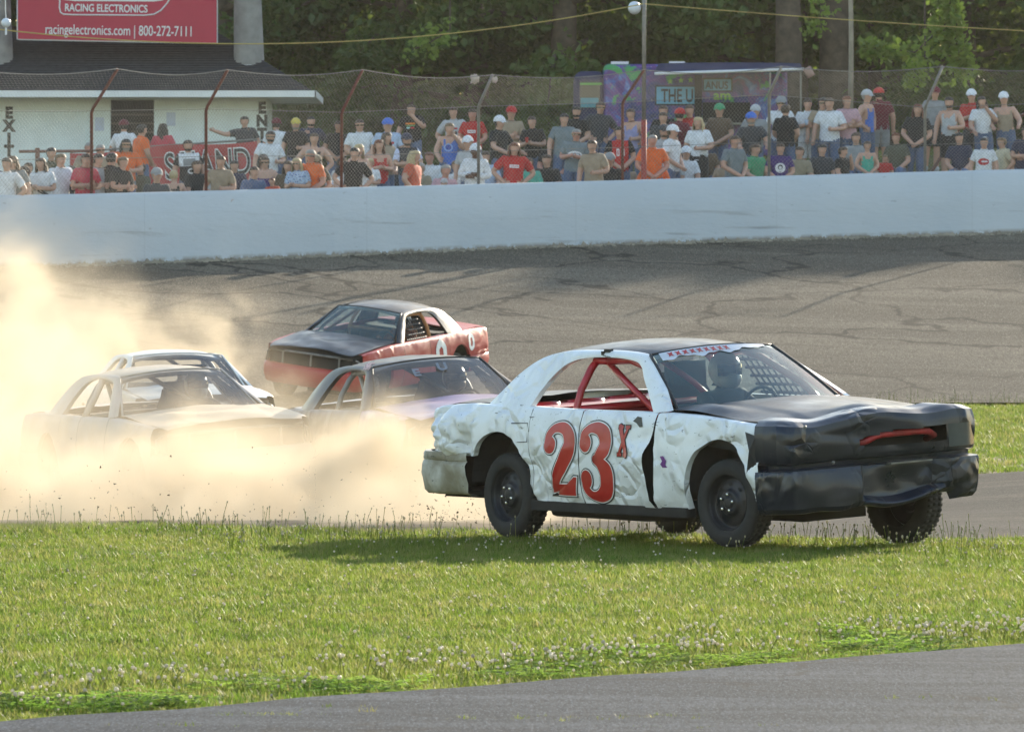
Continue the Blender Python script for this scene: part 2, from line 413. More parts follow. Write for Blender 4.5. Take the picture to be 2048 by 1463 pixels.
# billboard and its two big wooden posts
M_post = flat('grey_timber_post', (.27,.26,.25), .85, 0, .25, 3)
for i, (pa, pb) in enumerate(((-32, 26), (468, 528))):
    d = DB+.6; s = F/d; x = ((pa+pb)/2-CX)/s; r = (pb-pa)/2/s
    q = MB().tube([(x, d, gz), (x, d, bz(120)), (x-.03, d, bz(0)), (x-.06, d, bz(-190))], [r*1.04, r*1.02, r*.92, r*.86], 20)
    e = q.build('billboard_post', M_post, smooth=True, angle=40)
    tag(e, ['thick grey timber post at the left edge rising through the roof', 'thick grey timber post to the right of the red billboard'][i], 'post', 'billboard posts')
    MB().lathe([(r*1.02, 0), (r*1.25, 0), (r*1.04, .10)], 20, TR(x, d, bz(146 if i == 0 else 138)) @ Matrix.Rotation(R(90), 4, 'X')).build('flashing', M_fascia, e)
d = DB-.1; s = F/d
sg = empty('billboard', at(236, 80, d)); tag(sg, 'crimson racing electronics billboard with white lettering above the roof', 'sign')
Ms = Matrix.Translation(-sg.location)
def S(px, py, dy=0): p = at(px, py, d); return Vector((p.x, p.y+dy, p.z))
M_red = flat('crimson_panel', (.42,.010,.05), .45, 0, .05, 2); M_sgrey = flat('sign_white', (.72,.72,.74), .5, 0, .03, 3)
a, c_ = S(36, 82), S(433, -200); MB().add([S(36, 78, 0), S(433, 86, 0), S(433, -170, 0), S(36, -178, 0), S(36, 78, .08), S(433, 86, .08), S(433, -170, .08), S(36, -178, .08)],
    [(0,1,2,3), (7,6,5,4), (0,4,5,1), (1,5,6,2), (2,6,7,3), (3,7,4,0)]).build('panel', M_red, sg, Ms)
q = MB().tube([S(36, 79, .03), S(433, 87, .03)], .018, 6).tube([S(34.5, 79, .03), S(34.5, -178, .03)], .014, 6).tube([S(434.5, 87, .03), S(434.5, -170, .03)], .012, 6); q.build('edge_trim', M_sgrey, sg, Ms)
tilt = Matrix.Rotation(R(1.0), 4, 'Y')
def stext(body, px, py, wpx, hpx, bold=.0, mat=M_sgrey):
    o = text_mesh('lettering', body, 1, mat, sg, None, .003, bold)
    vs_ = np.array([v.co for v in o.data.vertices]); w_ = vs_[:,0].max()-vs_[:,0].min(); hh = vs_[:,1].max()-max(0, vs_[:,1].min())
    p = S(px, py, -.012)
    o.data.transform(Matrix.Diagonal((wpx/s/w_, hpx/s/hh, .004, 1)) @ TR(-vs_[:,0].min(), 0, 0)); o.matrix_local = Ms @ Matrix.Translation(p) @ tilt @ UP
stext('racingelectronics.com | 800-272-7111', 91, 68, 292, 20, .006)
stext('RACING ELECTRONICS', 130, 22.5, 165, 15, .02)
q = MB().tube([S(121, -30, -.01), S(119, 15, -.01), S(121, 25, -.01), S(127, 29, -.01), S(150, 30, -.01), S(290, 31, -.01), S(308, 29, -.01), S(322, 21, -.01), S(335, 6, -.01), S(345, -12, -.01)], .017, 5)
q.build('logo_outline', M_sgrey, sg, Ms, smooth=True)
MB().add([S(128, -60, -.008), S(345, -60, -.008), S(338, -8, -.008), S(325, 1, -.008), S(308, 3.5, -.008), S(150, 2.5, -.008), S(128, 0, -.008)], [(6,5,4,3,2,1,0)]).build('logo_band', M_sgrey, sg, Ms)
# red beer stand banner on a counter front
d = 160.0; sbn = F/d
ban = empty('banner', at(330, 365, d)); tag(ban, 'red banner with black white edged BEER STAND letters below the counter', 'banner')
Mn = Matrix.Translation(-ban.location)
def Bp(px, py, dy=0): p = at(px, py, d); p.y += dy; return p
M_ban = flat('red_banner_vinyl', (.40,.028,.035), .5, 0, .1, 3)
rows = []
for j in range(5):
    row = []
    for i in range(31):
        t = i/30; px = 140+t*374; top = 307-26*t+3*math.sin(t*9); bot = top+78
        row.append(Bp(px, top+(bot-top)*j/4, .02*math.sin(t*22+j)))
    rows.append(row)
MB().grid(rows, flip=True).build('cloth', M_ban, ban, Mn, smooth=True)
slope = Matrix.Rotation(-math.atan(26/374), 4, 'Y')
for mat_, bold, dy in ((M_white, .035, -.05), (M_black, .0, -.065)):
    px = 176
    for ch in 'BEER STAND':
        if ch != ' ':
            o = text_mesh('letter', ch, 1, mat_, ban, None, .003, bold, 'CENTER')
            vs_ = np.array([v.co for v in o.data.vertices]); hh = vs_[:,1].max()
            o.data.transform(Matrix.Diagonal((30/sbn/.62, 55/sbn/.73, .2, 1)))
            o.matrix_local = Mn @ Matrix.Translation(Bp(px, 372-26*(px-140)/374, dy)) @ slope @ UP
        px += 36 if ch != ' ' else 22
q = MB()
for px in (142, 260, 390, 512): 
    p = Bp(px, 300-22*(px-140)/374, .06); q.tube([(p.x, p.y, hill(p.x, p.y)-.2), (p.x, p.y, p.z)], .03, 6)
q.tube([Bp(142, 304, .06), Bp(512, 279, .06)], .025, 6); q.build('support', M_galv, ban, Mn)

# ------------------------------------------------------------------ food truck
d = 176.0; sT = F/d
def T(px, py, dy=0): p = at(px, py, d); p.y += dy; return p
trk = empty('food_truck', (T(1380, 300).x, d+1, hill(T(1380, 300).x, d))); Mt = Matrix.Translation(-trk.location)
tag(trk, 'purple galaxy painted food truck with blue sign panels and navy awning', 'food truck')
m, g, b = pmat('galaxy_wrap', (.1,.05,.3), .4)
c = g.coord(); n = g.noise(c, 1.9, 6, .65, 1.0); n2 = g.noise(c, 1.7, 4, .6, 1.2); n3 = g.noise(c, 26, 2)
col = g.ramp(n, [(.30, (.012,.012,.07)), (.44, (.03,.04,.20)), (.54, (.13,.035,.20)), (.62, (.05,.12,.40)), (.72, (.25,.34,.65))])
col = g.mix(g.ramp(n2, [(.57, 0.), (.62, .9)]), col, (.05,.32,.07)); col = g.mix(g.ramp(n3, [(.70, 0.), (.74, .8)]), col, (.7,.7,.8))
g.L(col, b.inputs['Base Color']); M_gal = m
gzt = hill(T(1380, 300).x, d)
q = MB(); 
def tbox(a, b_, c0, c1, y0_, y1_, name, mat, par=trk, bev=0):
    p, r_ = T(a, b_), T(c0, c1); o = MB().box((p.x, d+y0_, min(p.z, r_.z)), (r_.x, d+y1_, max(p.z, r_.z))).build(name, mat, par, Mt if par is trk else None)
    if bev:
        md = o.modifiers.new('b', 'BEVEL'); md.width = bev; md.segments = 3
    return o
M_navy = flat('navy_canvas', (.025,.025,.075), .7, 0, .2, 3); M_sblue = flat('sign_blue', (.16,.42,.62), .5, 0, .05, 3)
p0, p1 = T(1207, 130), T(1575, 130)
o = MB().box((p0.x, d, gzt+.35), (p1.x, d+2.3, T(0, 128).z)).build('body', M_gal, trk, Mt); md = o.modifiers.new('b', 'BEVEL'); md.width = .12; md.segments = 3
o = MB().box((T(1148, 0).x, d+.05, gzt+.35), (p0.x+.05, d+2.25, T(0, 142).z)).build('cab', M_navy, trk, Mt); md = o.modifiers.new('b', 'BEVEL'); md.width = .2; md.segments = 4
tbox(1160, 216, 1200, 163, .02, .06, 'cab_window', flat('cab_glass', (.03,.04,.045), .15))
tbox(1161, 215, 1197, 196, -.01, .03, 'menu_board', flat('menu_teal', (.07,.26,.32), .5)); tbox(1160, 170, 1204, 166, .0, .04, 'green_stripe', flat('lime_paint', (.10,.35,.05), .5))
tbox(1313, 208, 1389, 174, -.03, .012, 'sign_panel', M_sblue); tbox(1310, 211, 1392, 171, -.02, .008, 'sign_border', M_black)
tbox(1408, 181, 1462, 159, -.03, .012, 'sign_panel', M_sblue); tbox(1405, 184, 1465, 156, -.02, .008, 'sign_border', M_black)
tbox(1389, 240, 1404, 150, -.06, -.02, 'service_hatch', M_dark); tbox(1405, 246, 1500, 205, -.05, -.01, 'service_opening', M_dark)
tbox(1402, 250, 1502, 246, -.4, 0, 'service_shelf', M_galv)
def ttext(body, px, py, hpx, wpx, mat):
    o = text_mesh('lettering', body, 1, mat, trk, None, .003, .02)
    vs_ = np.array([v.co for v in o.data.vertices]); w_ = vs_[:,0].max()-vs_[:,0].min()
    o.data.transform(Matrix.Diagonal((wpx/sT/w_, hpx/sT/vs_[:,1].max(), .2, 1)) @ TR(-vs_[:,0].min(), 0, 0))
    o.matrix_local = Mt @ Matrix.Translation(T(px, py, -.045)) @ UP
M_lime = flat('lime_letter', (.25,.50,.06), .5)
ttext('THE U', 1322, 204, 26, 64, M_black); ttext('ANUS', 1410, 178, 15, 46, M_black); ttext('am', 1427, 199, 12, 34, M_lime)
for px, py in ((1340, 163), (1362, 161), (1381, 160)):
    q = MB(); c0 = T(px, py, -.02); pts = [c0+Vector((math.sin(k*math.pi/5), 0, math.cos(k*math.pi/5)))*(.075 if k % 2 == 0 else .032) for k in range(10)]
    q.add(pts, [tuple(range(10))]); q.build('star', M_lime, trk, Mt)
# awning
rows = []
for j in range(7):
    t = j/6; rows.append([T(1320+u*280-14*t*(1-u), 127+9*t*t+12*t-2*math.sin(u*3), -1.7*t) for u in lin(0, 1, 16)])
aw = MB().grid(rows, flip=True).build('awning', M_navy, trk, Mt, smooth=True); md = aw.modifiers.new('s', 'SOLIDIFY'); md.thickness = .02
MB().tube([T(1306, 152, -1.72), T(1400, 149, -1.72), T(1602, 143, -1.72)], .035, 8).build('awning_rail', M_sgrey, trk, Mt, smooth=True)
MB().tube([T(1607, 140, -1.75), T(1617, 158, -1.75)], .10, 10).build('awning_roll', flat('faded_cloth', (.34,.22,.19), .8), trk, Mt, smooth=True)
for px, py in ((1535, 150), (1596, 146)):
    p = T(px, py, -1.7); MB().tube([(p.x, p.y, hill(p.x, p.y)-.1), p], .025, 6).build('awning_pole', M_galv, trk, Mt)
for a_, c_ in ((1223, 1258), (1340, 1371)): tbox(a_, 127, c_, 121.5, .6, 1.2, 'roof_vent', M_sgrey)
for px in (1250, 1510):
    x = T(px, 0).x; MB().lathe([(.02,0),(.22,0),(.33,.02),(.36,.08),(.36,.18),(.33,.24),(.02,.24)], 20, TR(x, d+.02, hill(x, d)+.36)).build('wheel', M_black, trk, Mt, smooth=True)

# ------------------------------------------------------------------ pole, lamps, cables, rails
def thing(name, q, mat, label, cat, group=None, smooth=True):
    o = q.build(name, mat, smooth=smooth, angle=40 if smooth else None); tag(o, label, cat, group); return o
x = (1288-CX)/F*145.3; d = WD(x)+.5
up = empty('lamp_pole', (x, d, hill(x, d))); Mu = Matrix.Translation(-up.location)
tag(up, 'thin steel pole with round lamp standing behind the fence in front of food truck', 'pole')
q = MB().tube([(x, d, hill(x, d)-.2), (x, d, at(0, 240, d).z)], .055, 10); q.build('lower_section', flat('red_pole_paint', (.30,.04,.03), .6, 0, .25, 9), up, Mu, smooth=True)
q = MB().tube([(x, d, at(0, 240, d).z), (x+.01, d, at(0, -120, d).z)], .042, 10); q.build('upper_section', M_galv, up, Mu, smooth=True)
M_globe = flat('lamp_globe', (.62,.66,.72), .3, 0, .06, 4)
MB().sphere(at(1269, 16, d), .125, 16, 12).build('globe', M_globe, up, Mu, smooth=True)
MB().tube([at(1276, 14, d), at(1290, 10, d)], .03, 8).build('bracket', M_galv, up, Mu, smooth=True)
dl = WD(-9)+2
gl = thing('globe_lamp', MB().sphere(at(12, 46, dl), .085, 16, 12).tube([at(12, 52, dl), at(12, 70, dl)], .02, 6).tube([at(12, 40, dl), at(11, 20, dl), at(10, -120, dl)], .008, 5), M_globe, 'round white lamp hanging at the far left beside the billboard', 'lamp')
def sag(p0, p1, s_, n=40): return [p0.lerp(p1, i/n)-Vector((0, 0, 4*s_*(i/n)*(1-i/n))) for i in range(n+1)]
M_cord = flat('yellow_cord', (.42,.33,.09), .6)
thing('overhead_cable', MB().tube(sag(at(-60, 52, dl), at(1286, 8, 145), .52, 60), .011, 5), M_cord, 'yellow cable sagging from the billboard to the lamp pole', 'cable')
thing('overhead_cable', MB().tube(sag(at(1290, 8, 145), at(2250, 72, 152), .05, 30), .010, 5), M_cord, 'yellow cable running right from the lamp pole to the edge', 'cable')
def rag(px, py, r, label):
    p = at(px, py, WD((px-CX)/F*143)+.0); b = MB(); rows = []
    for i in range(9):
        t = math.pi*i/8; row = []
        for j in range(13):
            a = 2*math.pi*(j % 12)/12; k = r*(.75+.7*noise.noise(Vector((math.sin(t)*math.cos(a)*2.2+px, math.sin(t)*math.sin(a)*2.2, math.cos(t)*2.2))))
            row.append(p+Vector((k*math.sin(t)*math.cos(a), k*.6*math.sin(t)*math.sin(a), k*math.cos(t))))
        rows.append(row)
    thing('plastic_bag', b.grid(rows), flat('torn_plastic', (.42,.36,.30), .5), label, 'plastic bag', 'torn bags caught on the fence')
rag(950, 158, .11, 'torn pale plastic caught on the fence cable left of the fourth post'); rag(990, 160, .075, 'torn pale plastic caught on the top of the fourth post')
M_rail = flat('brown_handrail', (.16,.07,.05), .6, 0, .2, 8)
def rail(pts, r, label, mat=M_rail):
    return thing('handrail', MB().tube(pts, r, 8), mat, label, 'rail')
rail([at(-20, 337, 134.5), at(45, 362, 134.5), at(98, 392, 134.5)], .03, 'dark rail slanting down to the wall at far left', M_black)
r_ = rail([at(38, 303, 141), at(180, 302, 141), at(186, 306, 141)], .028, 'level red brown rail behind the heads at far left')
p = at(75, 296, 141); MB().tube([(p.x, p.y, hill(p.x, p.y)-.1), p], .045, 8).build('post', M_rail, r_)
rail([at(1945, 262, 156), at(1985, 247, 156), at(2060, 226, 156), at(2120, 210, 156)], .035, 'brown handrail slanting under the leaning people at far right')
rail([at(1862, 345, 154.5), at(1922, 252, 154.5), at(1945, 262, 154.5)], .035, 'red brown brace pipe between standing legs at right')
# ------------------------------------------------------------------ stock cars
CW = hermite([-1.42,-1.36,-1.2,-.9,-.4,0,1,2,2.9,3.3,3.55,3.72,3.82], [.70,.80,.875,.92,.955,.968,.985,.985,.97,.945,.905,.84,.74])
CP = hermite([.20,.27,.34,.45,.60,.68,.74,.80,.90,.975,1.03], [.075,.045,.022,.008,0,.002,.012,.020,.045,.082,.115])
CT = hermite([-1.42,-1.0,-.4,.4,1.2,2.1,2.5,2.9,3.3,3.6,3.8], [.93,.965,.985,.978,.968,.965,.955,.930,.895,.855,.80])
def cell(x, y, z, s, sd):
    dd = noise.voronoi(Vector((x*s+sd, y*s+sd*1.7, z*s-sd)))[0]
    return dd[1]-dd[0]
def hsh(i, j, sd):
    q = math.sin(i*127.1+j*311.7+sd*74.7)*43758.5453; return q-math.floor(q)-.5
def facet(u, v, sd):          # piecewise flat random surface on a triangular lattice
    s = (u+v)*.36603; i, j = math.floor(u+s), math.floor(v+s); a, b = u+s-i, v+s-j
    if a > b: return (1-a)*hsh(i, j, sd)+(a-b)*hsh(i+1, j, sd)+b*hsh(i+1, j+1, sd)
    return (1-b)*hsh(i, j, sd)+(b-a)*hsh(i, j+1, sd)+a*hsh(i+1, j+1, sd)
def crump(x, y, z, sd):       # crumpled sheet metal: flat facets meeting in creases
    p = x+.8*y; a = .16*noise.noise(Vector((p*2.6+sd, z*2.6, 1.3))); b = .16*noise.noise(Vector((p*2.6, z*2.6+sd, 7.9)))
    return .9*facet((p+a)*4.0, (z+b)*4.6, sd)+.42*facet((p+a)*9.0+3, (z+b)*9.5, sd+1)+.35*noise.noise(Vector((p*2.0, sd, z*2.0)))
def yside(x, z, sd, amp):
    """outward half width of the body side at (x, z), dented"""
    return CW(x)-CP(z)+amp(x, z)*crump(x, 0, z, sd)
AR = .415; AZ = .375; AXS = (0.0, 2.91)
def zbot(x):
    b = .25 if -.4 < x < 3.2 else .33
    if x < -.35: b = .585
    for ax in AXS:
        if abs(x-ax) < AR: b = max(b, AZ+math.sqrt(AR*AR-(x-ax)**2))
    return b
def panel(x0, x1, s, sd, amp, step=.03, ztop=None, zlow=None, edge=None, sq=None):
    sq = sq or (lambda v_: v_); xs = set(lin(x0, x1, max(2, int((x1-x0)/step)+1)))
    for ax in AXS:
        for k in range(0, 19):
            xx = ax+AR*math.cos(math.pi*k/18)*.9995
            if x0 < xx < x1: xs.add(xx)
    for e in (-.35,):
        if x0 < e < x1: xs.add(e-.002); xs.add(e+.002)
    xs = sorted(xs); cols = []
    for x in xs:
        zb, zt = zbot(x), CT(x) if ztop is None else ztop(x)
        if zlow: zb = max(zb, zlow(x))
        zt = max(zt, zb+.01); col = []
        xe = lambda z: x if not edge else edge(x, z)
        y0 = yside(xe(zb), zb, sd, amp)
        col.append((xe(zb), s*(y0-.05), zb+.004)); col.append((xe(zb), s*(y0-.008), zb))
        for k in range(25):
            z = zb+(zt-zb)*k/24; col.append((xe(z), s*yside(xe(z), z, sd, amp), z))
        yt = yside(xe(zt), zt, sd, amp)
        col.append((xe(zt), s*(yt-.018), zt+.010)); col.append((xe(zt), s*(yt-.045), zt+.014)); col.append((xe(zt), s*(yt-.085), zt+.012))
        cols.append(col)
    cols = [[(sq(p[0]), p[1], p[2]) for p in c_] for c_ in cols]
    return MB().grid(cols, flip=(s < 0))
def strip_panel(b, name, mat, root, Mb, th=.0):
    o = b.build(name, mat, root, Mb, smooth=True, angle=50)
    return o
OUT = [(2.215,.985),(2.02,1.125),(1.80,1.27),(1.66,1.35),(1.52,1.392),(1.2,1.412),(.85,1.412),(.52,1.405),(.30,1.375),(.12,1.315),(-.03,1.22),(-.15,1.11),(-.26,.995)]
INN = [(2.03,.975),(1.86,1.10),(1.69,1.22),(1.59,1.30),(1.47,1.343),(1.2,1.366),(.92,1.366),(.72,1.350),(.58,1.310),(.49,1.235),(.43,1.145),(.39,1.05),(.37,.975)]
def yg(z): return .885-.70*(z-.975)
def roofz(x, y):
    zc = 1.470-.055*((x-.95)/.75)**2-.02*max(0, (x-1.3)/.3)**2
    return zc-.075*abs(y/.6)**2.4
def dirty_paint(name, col, dirt=.35, rough=.32, dirtcol=(.30,.24,.17), coat=.25, scr=.5, scrcol=(.05,.045,.04), low=.5, dlo=.42, dhi=.72, crease=0):
    m, g, b = pmat(name, col, rough, 0, coat)
    c = g.coord(); n = g.noise(c, 2.2, 6, .6); n2 = g.noise(g.coord((1.2, 1, 5)), 5, 6, .7); n3 = g.noise(g.coord((9, 9, 1.5)), 4, 3); n4 = g.noise(c, 11, 5, .65)
    z = g.new('ShaderNodeSeparateXYZ'); g.L(g.coord(), z.inputs[0])
    dm = g.math('MULTIPLY', g.ramp(n, [(dlo, .0), (dhi, 1.)]), dirt)
    lowm = g.math('MULTIPLY', g.ramp(z.outputs[2], [(.25, 1.), (.62, 0.)]), g.math('MULTIPLY', g.ramp(n4, [(.3, .2), (.7, 1.)]), low))
    cc = g.mix(dm, col, dirtcol); cc = g.mix(lowm, cc, dirtcol)
    cc = g.mix(g.math('MULTIPLY', g.ramp(n2, [(.635, 0.), (.66, 1.)]), scr), cc, scrcol)
    cc = g.mix(g.math('MULTIPLY', g.ramp(n3, [(.70, 0.), (.73, 1.)]), scr*.7), cc, scrcol)
    g.L(cc, b.inputs['Base Color']); g.L(g.ramp(n, [(.35, rough), (.75, min(1, rough+.35))]), b.inputs['Roughness'])
    bn = g.new('ShaderNodeBump'); g.L(n4, bn.inputs['Height']); bn.inputs['Strength'].default_value = .12; bn.inputs['Distance'].default_value = .012
    if crease:                # sharp folds left by knocks, patchy over the panel
        wv = g.new('ShaderNodeVectorMath', operation='ADD'); nn = g.new('ShaderNodeTexNoise'); nn.inputs['Scale'].default_value = 3; g.L(c, nn.inputs['Vector']); sv = g.new('ShaderNodeVectorMath', operation='SCALE'); sv.inputs['Scale'].default_value = .25
        g.L(nn.outputs[1], sv.inputs[0]); g.L(c, wv.inputs[0]); g.L(sv.outputs[0], wv.inputs[1])
        vo = g.new('ShaderNodeTexVoronoi', feature='DISTANCE_TO_EDGE'); vo.inputs['Scale'].default_value = 4.2; g.L(wv.outputs[0], vo.inputs['Vector'])
        mk = g.ramp(g.noise(c, 1.6, 3), [(.49, 0.), (.58, 1.)]); hgt = g.math('MULTIPLY', g.ramp(vo.outputs['Distance'], [(.0, 0.), (.16, 1.)]), mk)
        b2 = g.new('ShaderNodeBump'); g.L(hgt, b2.inputs['Height']); b2.inputs['Strength'].default_value = crease; b2.inputs['Distance'].default_value = .05; g.L(bn.outputs[0], b2.inputs['Normal']); bn = b2
    g.L(bn.outputs[0], b.inputs['Normal'])
    return m
M_tyre = flat('tyre_rubber', (.022,.021,.020), .8, 0, .3, 12)
M_rim = flat('black_steel_rim', (.02,.02,.024), .42, .3, .3, 10)
M_lug = flat('chrome_lug', (.7,.7,.72), .22, 1.0, .1, 10)
M_under = flat('underbody', (.022,.020,.018), .9, 0, .4, 6)
M_seat = flat('seat_black', (.018,.018,.02), .75, 0, .3, 6)
M_suit = flat('race_suit', (.03,.03,.035), .8, 0, .3, 6)
M_helm = flat('helmet_white', (.72,.73,.74), .25, 0, .05, 6, .3)
M_visor = flat('visor', (.01,.012,.015), .08, 0, .1, 3)
M_net = flat('net_strap', (.02,.022,.03), .85, 0, .2, 9)
def glass_mat(name, tint, dirt, film_col=(.5,.45,.38)):
    m = bpy.data.materials.new(name); m.use_nodes = True; g = NG(m); g.n.remove(g.n['Principled BSDF']); out = g.n['Material Output']
    tr = g.new('ShaderNodeBsdfTransparent'); tr.inputs[0].default_value = (*tint, 1)
    gl = g.new('ShaderNodeBsdfGlossy'); gl.inputs['Roughness'].default_value = .06; fr = g.new('ShaderNodeFresnel'); fr.inputs[0].default_value = 1.8
    d1 = g.new('ShaderNodeBsdfDiffuse'); d1.inputs[0].default_value = (*film_col, 1); d2 = g.new('ShaderNodeBsdfTranslucent'); d2.inputs[0].default_value = (*film_col, 1); di = g.new('ShaderNodeMixShader'); g.L(d1.outputs[0], di.inputs[1]); g.L(d2.outputs[0], di.inputs[2])
    mx = g.new('ShaderNodeMixShader'); g.L(fr.outputs[0], mx.inputs[0]); g.L(tr.outputs[0], mx.inputs[1]); g.L(gl.outputs[0], mx.inputs[2])
    mx2 = g.new('ShaderNodeMixShader'); n = g.noise(g.coord(), 5, 6, .6); g.L(g.math('MULTIPLY', g.ramp(n, [(.35, .5), (.7, 1.)]), dirt), mx2.inputs[0])
    g.L(mx.outputs[0], mx2.inputs[1]); g.L(di.outputs[0], mx2.inputs[2]); g.L(mx2.outputs[0], out.inputs[0])
    m.diffuse_color = (*tint, .4)
    return m
def wheel_meshes():
    t = MB().lathe([(.215,.20),(.225,.212),(.27,.222),(.315,.214),(.336,.196),(.344,.165),(.346,.11),(.344,.055),(.336,.026),(.315,.008),(.27,0),(.232,.006),(.218,.022),(.215,.03)], 48)
    for k in range(48):       # tread blocks give the tyre a broken edge
        a = 2*math.pi*k/48; M = Matrix.Rotation(-a, 4, 'Y')
        t.box((.342, .03, -.014), (.3462, .075, .014), 0, M); t.box((.342, .145, -.008), (.3462, .195, .020), 0, M); t.box((.342, .085, -.017), (.3462, .135, .011), 0, M)
    r = MB().lathe([(.222,.012),(.226,.024),(.214,.034),(.205,.05),(.200,.075),(.192,.082),(.176,.074),(.150,.062),(.118,.066),(.100,.052),(.094,.036),(.086,.032),(.058,.034),(.046,.034),(.044,.022),(.030,.020),(.0,.020)], 40)
    h = MB(); l = MB()
    h.add([(.015*math.cos(q*math.pi/5), 0, .022*math.sin(q*math.pi/5)) for q in range(10)], [tuple(range(10))])
    l.lathe([(.0,.004),(.011,.006),(.014,.012),(.014,.036)], 6)
    return t.mesh('tyre'), r.mesh('rim'), h.mesh('vent_hole', False), l.mesh('lug_nut', False)
WM = wheel_meshes()
for me, mt in zip(WM, (M_tyre, M_rim, M_dark, M_lug)): me.materials.append(mt)
def add_wheel(root, x, s, steer=0, z=.345, dusty=None):
    z = z*.97; M = TR(x, s*.905, z) @ Matrix.Rotation(steer, 4, 'Z') @ (Matrix.Rotation(math.pi, 4, 'Z') if s > 0 else Matrix.Identity(4)) @ Matrix.Rotation(random.random()*6, 4, 'Y') @ Matrix.Scale(.97, 4)
    t = link('wheel', WM[0], None, root, M)
    link('rim', WM[1], None, t)
    if dusty is None:
        for k in range(8): link('vent_hole', WM[2], None, t, Matrix.Rotation(-2*math.pi*k/8, 4, 'Y') @ TR(.148, .0545, 0))
    for k in range(5): link('lug_nut', WM[3], None, t, Matrix.Rotation(-2*math.pi*k/5-.3, 4, 'Y') @ TR(.066, 0, 0))
def band(y0, y1, n): return lin(y0, y1, n)
def sedan(name, label, P, o):
    """P: x, d, z, yaw, roll, pitch; o: options"""
    root = empty(name, (P[0], P[1], P[2])); tag(root, label, 'race car', 'demolition stock cars on the track')
    root.rotation_euler = Euler((R(o.get('roll0', 0)), -R(o.get('pitch0', 0)), R(P[3])), 'XYZ')
    Mb = TR(0, 0, o.get('lift', 0)) @ Matrix.Rotation(R(o.get('roll', 0)), 4, 'X') @ Matrix.Rotation(-R(o.get('pitch', 0)), 4, 'Y')
    sd = o.get('seed', 1.0); ampR = o['ampR']; ampL = o.get('ampL', lambda x, z: .008)
    pm, top, hoodm, bm_ = o['paint'], o['roof'], o['hood'], o['bumper']
    gapz = o.get('gap')
    for s, amp in ((-1, ampR), (1, ampL)):
        e = None
        if gapz and s < 0:
            def e(x, z): 
                t = max(0, (x-1.62)/(2.12-1.62)); return x-t*t*(.10*math.exp(-((z-.55)/.22)**2)+.015*noise.noise(Vector((z*9, 3, 1))))
        sides = [('quarter_panel', -1.38, .44, None), ('rear_door', .445, 1.142, None), ('front_door', 1.152, 2.12, e), ('front_fender', 2.13, o.get('nose', 3.5), None)]
        for nm, a, b, ee in sides:
            pp = panel(a, b, s, sd, amp, .028, edge=ee, sq=o.get('sq') if nm == 'quarter_panel' and s < 0 else None)
            q = pp.build(nm, o.get('paint_'+nm, pm), root, Mb, smooth=True, angle=48)
        # ring round the side window: front pillar, roof rail and broad rear pillar
        fo = hermite(lin(0, 12, 13), [p[0] for p in OUT]); fz = hermite(lin(0, 12, 13), [p[1] for p in OUT])
        def cat(pts, t):
            i = min(11, int(t)); f_ = t-i; p = [pts[max(0, i-1)], pts[i], pts[i+1], pts[min(12, i+2)]]
            return [.5*(2*p[1][k]+(p[2][k]-p[0][k])*f_+(2*p[0][k]-5*p[1][k]+4*p[2][k]-p[3][k])*f_**2+(3*p[1][k]-p[0][k]-3*p[2][k]+p[3][k])*f_**3) for k in (0, 1)]
        cols = []
        for i in range(73):
            t = 12*i/72; a = cat(INN, t); b = cat(OUT, t); col = []
            col.append((a[0], s*(yg(a[1])-.055), a[1]-.0)); 
            for k in range(7):
                u = k/6; x = a[0]+(b[0]-a[0])*u; z = a[1]+(b[1]-a[1])*u
                bul = .012*math.sin(math.pi*u); wrap = .05*max(0, (t-8)/4)*u*u
                col.append((x, s*(yg(z)+bul-wrap+.006*crump(x, 0, z, sd)*o.get('ringdent', 1)), z))
            x, z = b; col.append((x-.0, s*(yg(z)-.05-.05*max(0, (t-8)/4)), z+.006))
            cols.append(col)
        MB().grid(cols, flip=(s > 0)).build('pillar_frame', o.get('frame', pm), root, Mb, smooth=True, angle=45)
        if o.get('bpillar'):
            MB().tube([(1.17, s*(yg(.97)-.02), .97), (1.13, s*(yg(1.18)-.02), 1.18), (1.08, s*(yg(1.345)-.02), 1.35)], .035, 6).build('door_pillar', o.get('frame', pm), root, Mb, smooth=True)
    # roof
    rows = []
    for i in range(25):
        x = .26+(1.60-.26)*i/24; hw = .60 if x > .4 else .60-.03*(.4-x)
        rows.append([(x+.07*(1-(k/12)**2)*sst(1.3, 1.6, x), hw*k/12, roofz(x, hw*k/12)+.006*noise.noise(Vector((x*3, k*.5, sd)))*o.get('roofdent', 1)) for k in range(-12, 13)])
    rows = [rows[0]]+rows
    rows[0] = [(p[0]-.02, p[1], p[2]-.05) for p in rows[1]]; rows.append([(p[0]+.012, p[1]*1.0, p[2]-.03) for p in rows[-1]])
    MB().grid(rows).build('roof', top, root, Mb, smooth=True, angle=50)
    # hood
    nx = 34; rows = []; hx1 = o.get('nose', 3.5)+.17; hb = o.get('hoodbump', lambda x, y: 0)
    for i in range(nx+1):
        x = 2.22+(hx1-2.22)*i/nx; hw = CW(x)-CP(CT(x))-.075
        row = []
        for k in range(-22, 23):
            v = k/22; y = hw*v; xx = x+(.22*(1-v*v) if i < 1 else .22*(1-v*v)*(1-i/nx))
            z = CT(x)+.022+.045*(1-v*v)+.010*(abs(v) < .62)*sst(.62, .52, abs(v))+hb(x, y)
            row.append((xx, y, z))
        rows.append(row)
    MB().grid(rows).build('hood', hoodm, root, Mb, smooth=True, angle=55)
    MB().grid([[(x, s_*(CW(x)-CP(CT(x))-.06), CT(x)-.02-dz) for x in lin(2.2, hx1, 12)] for s_, dz in ((-1, .2), (-1, 0), (1, 0), (1, .2))]).build('engine_bay', M_under, root, Mb)
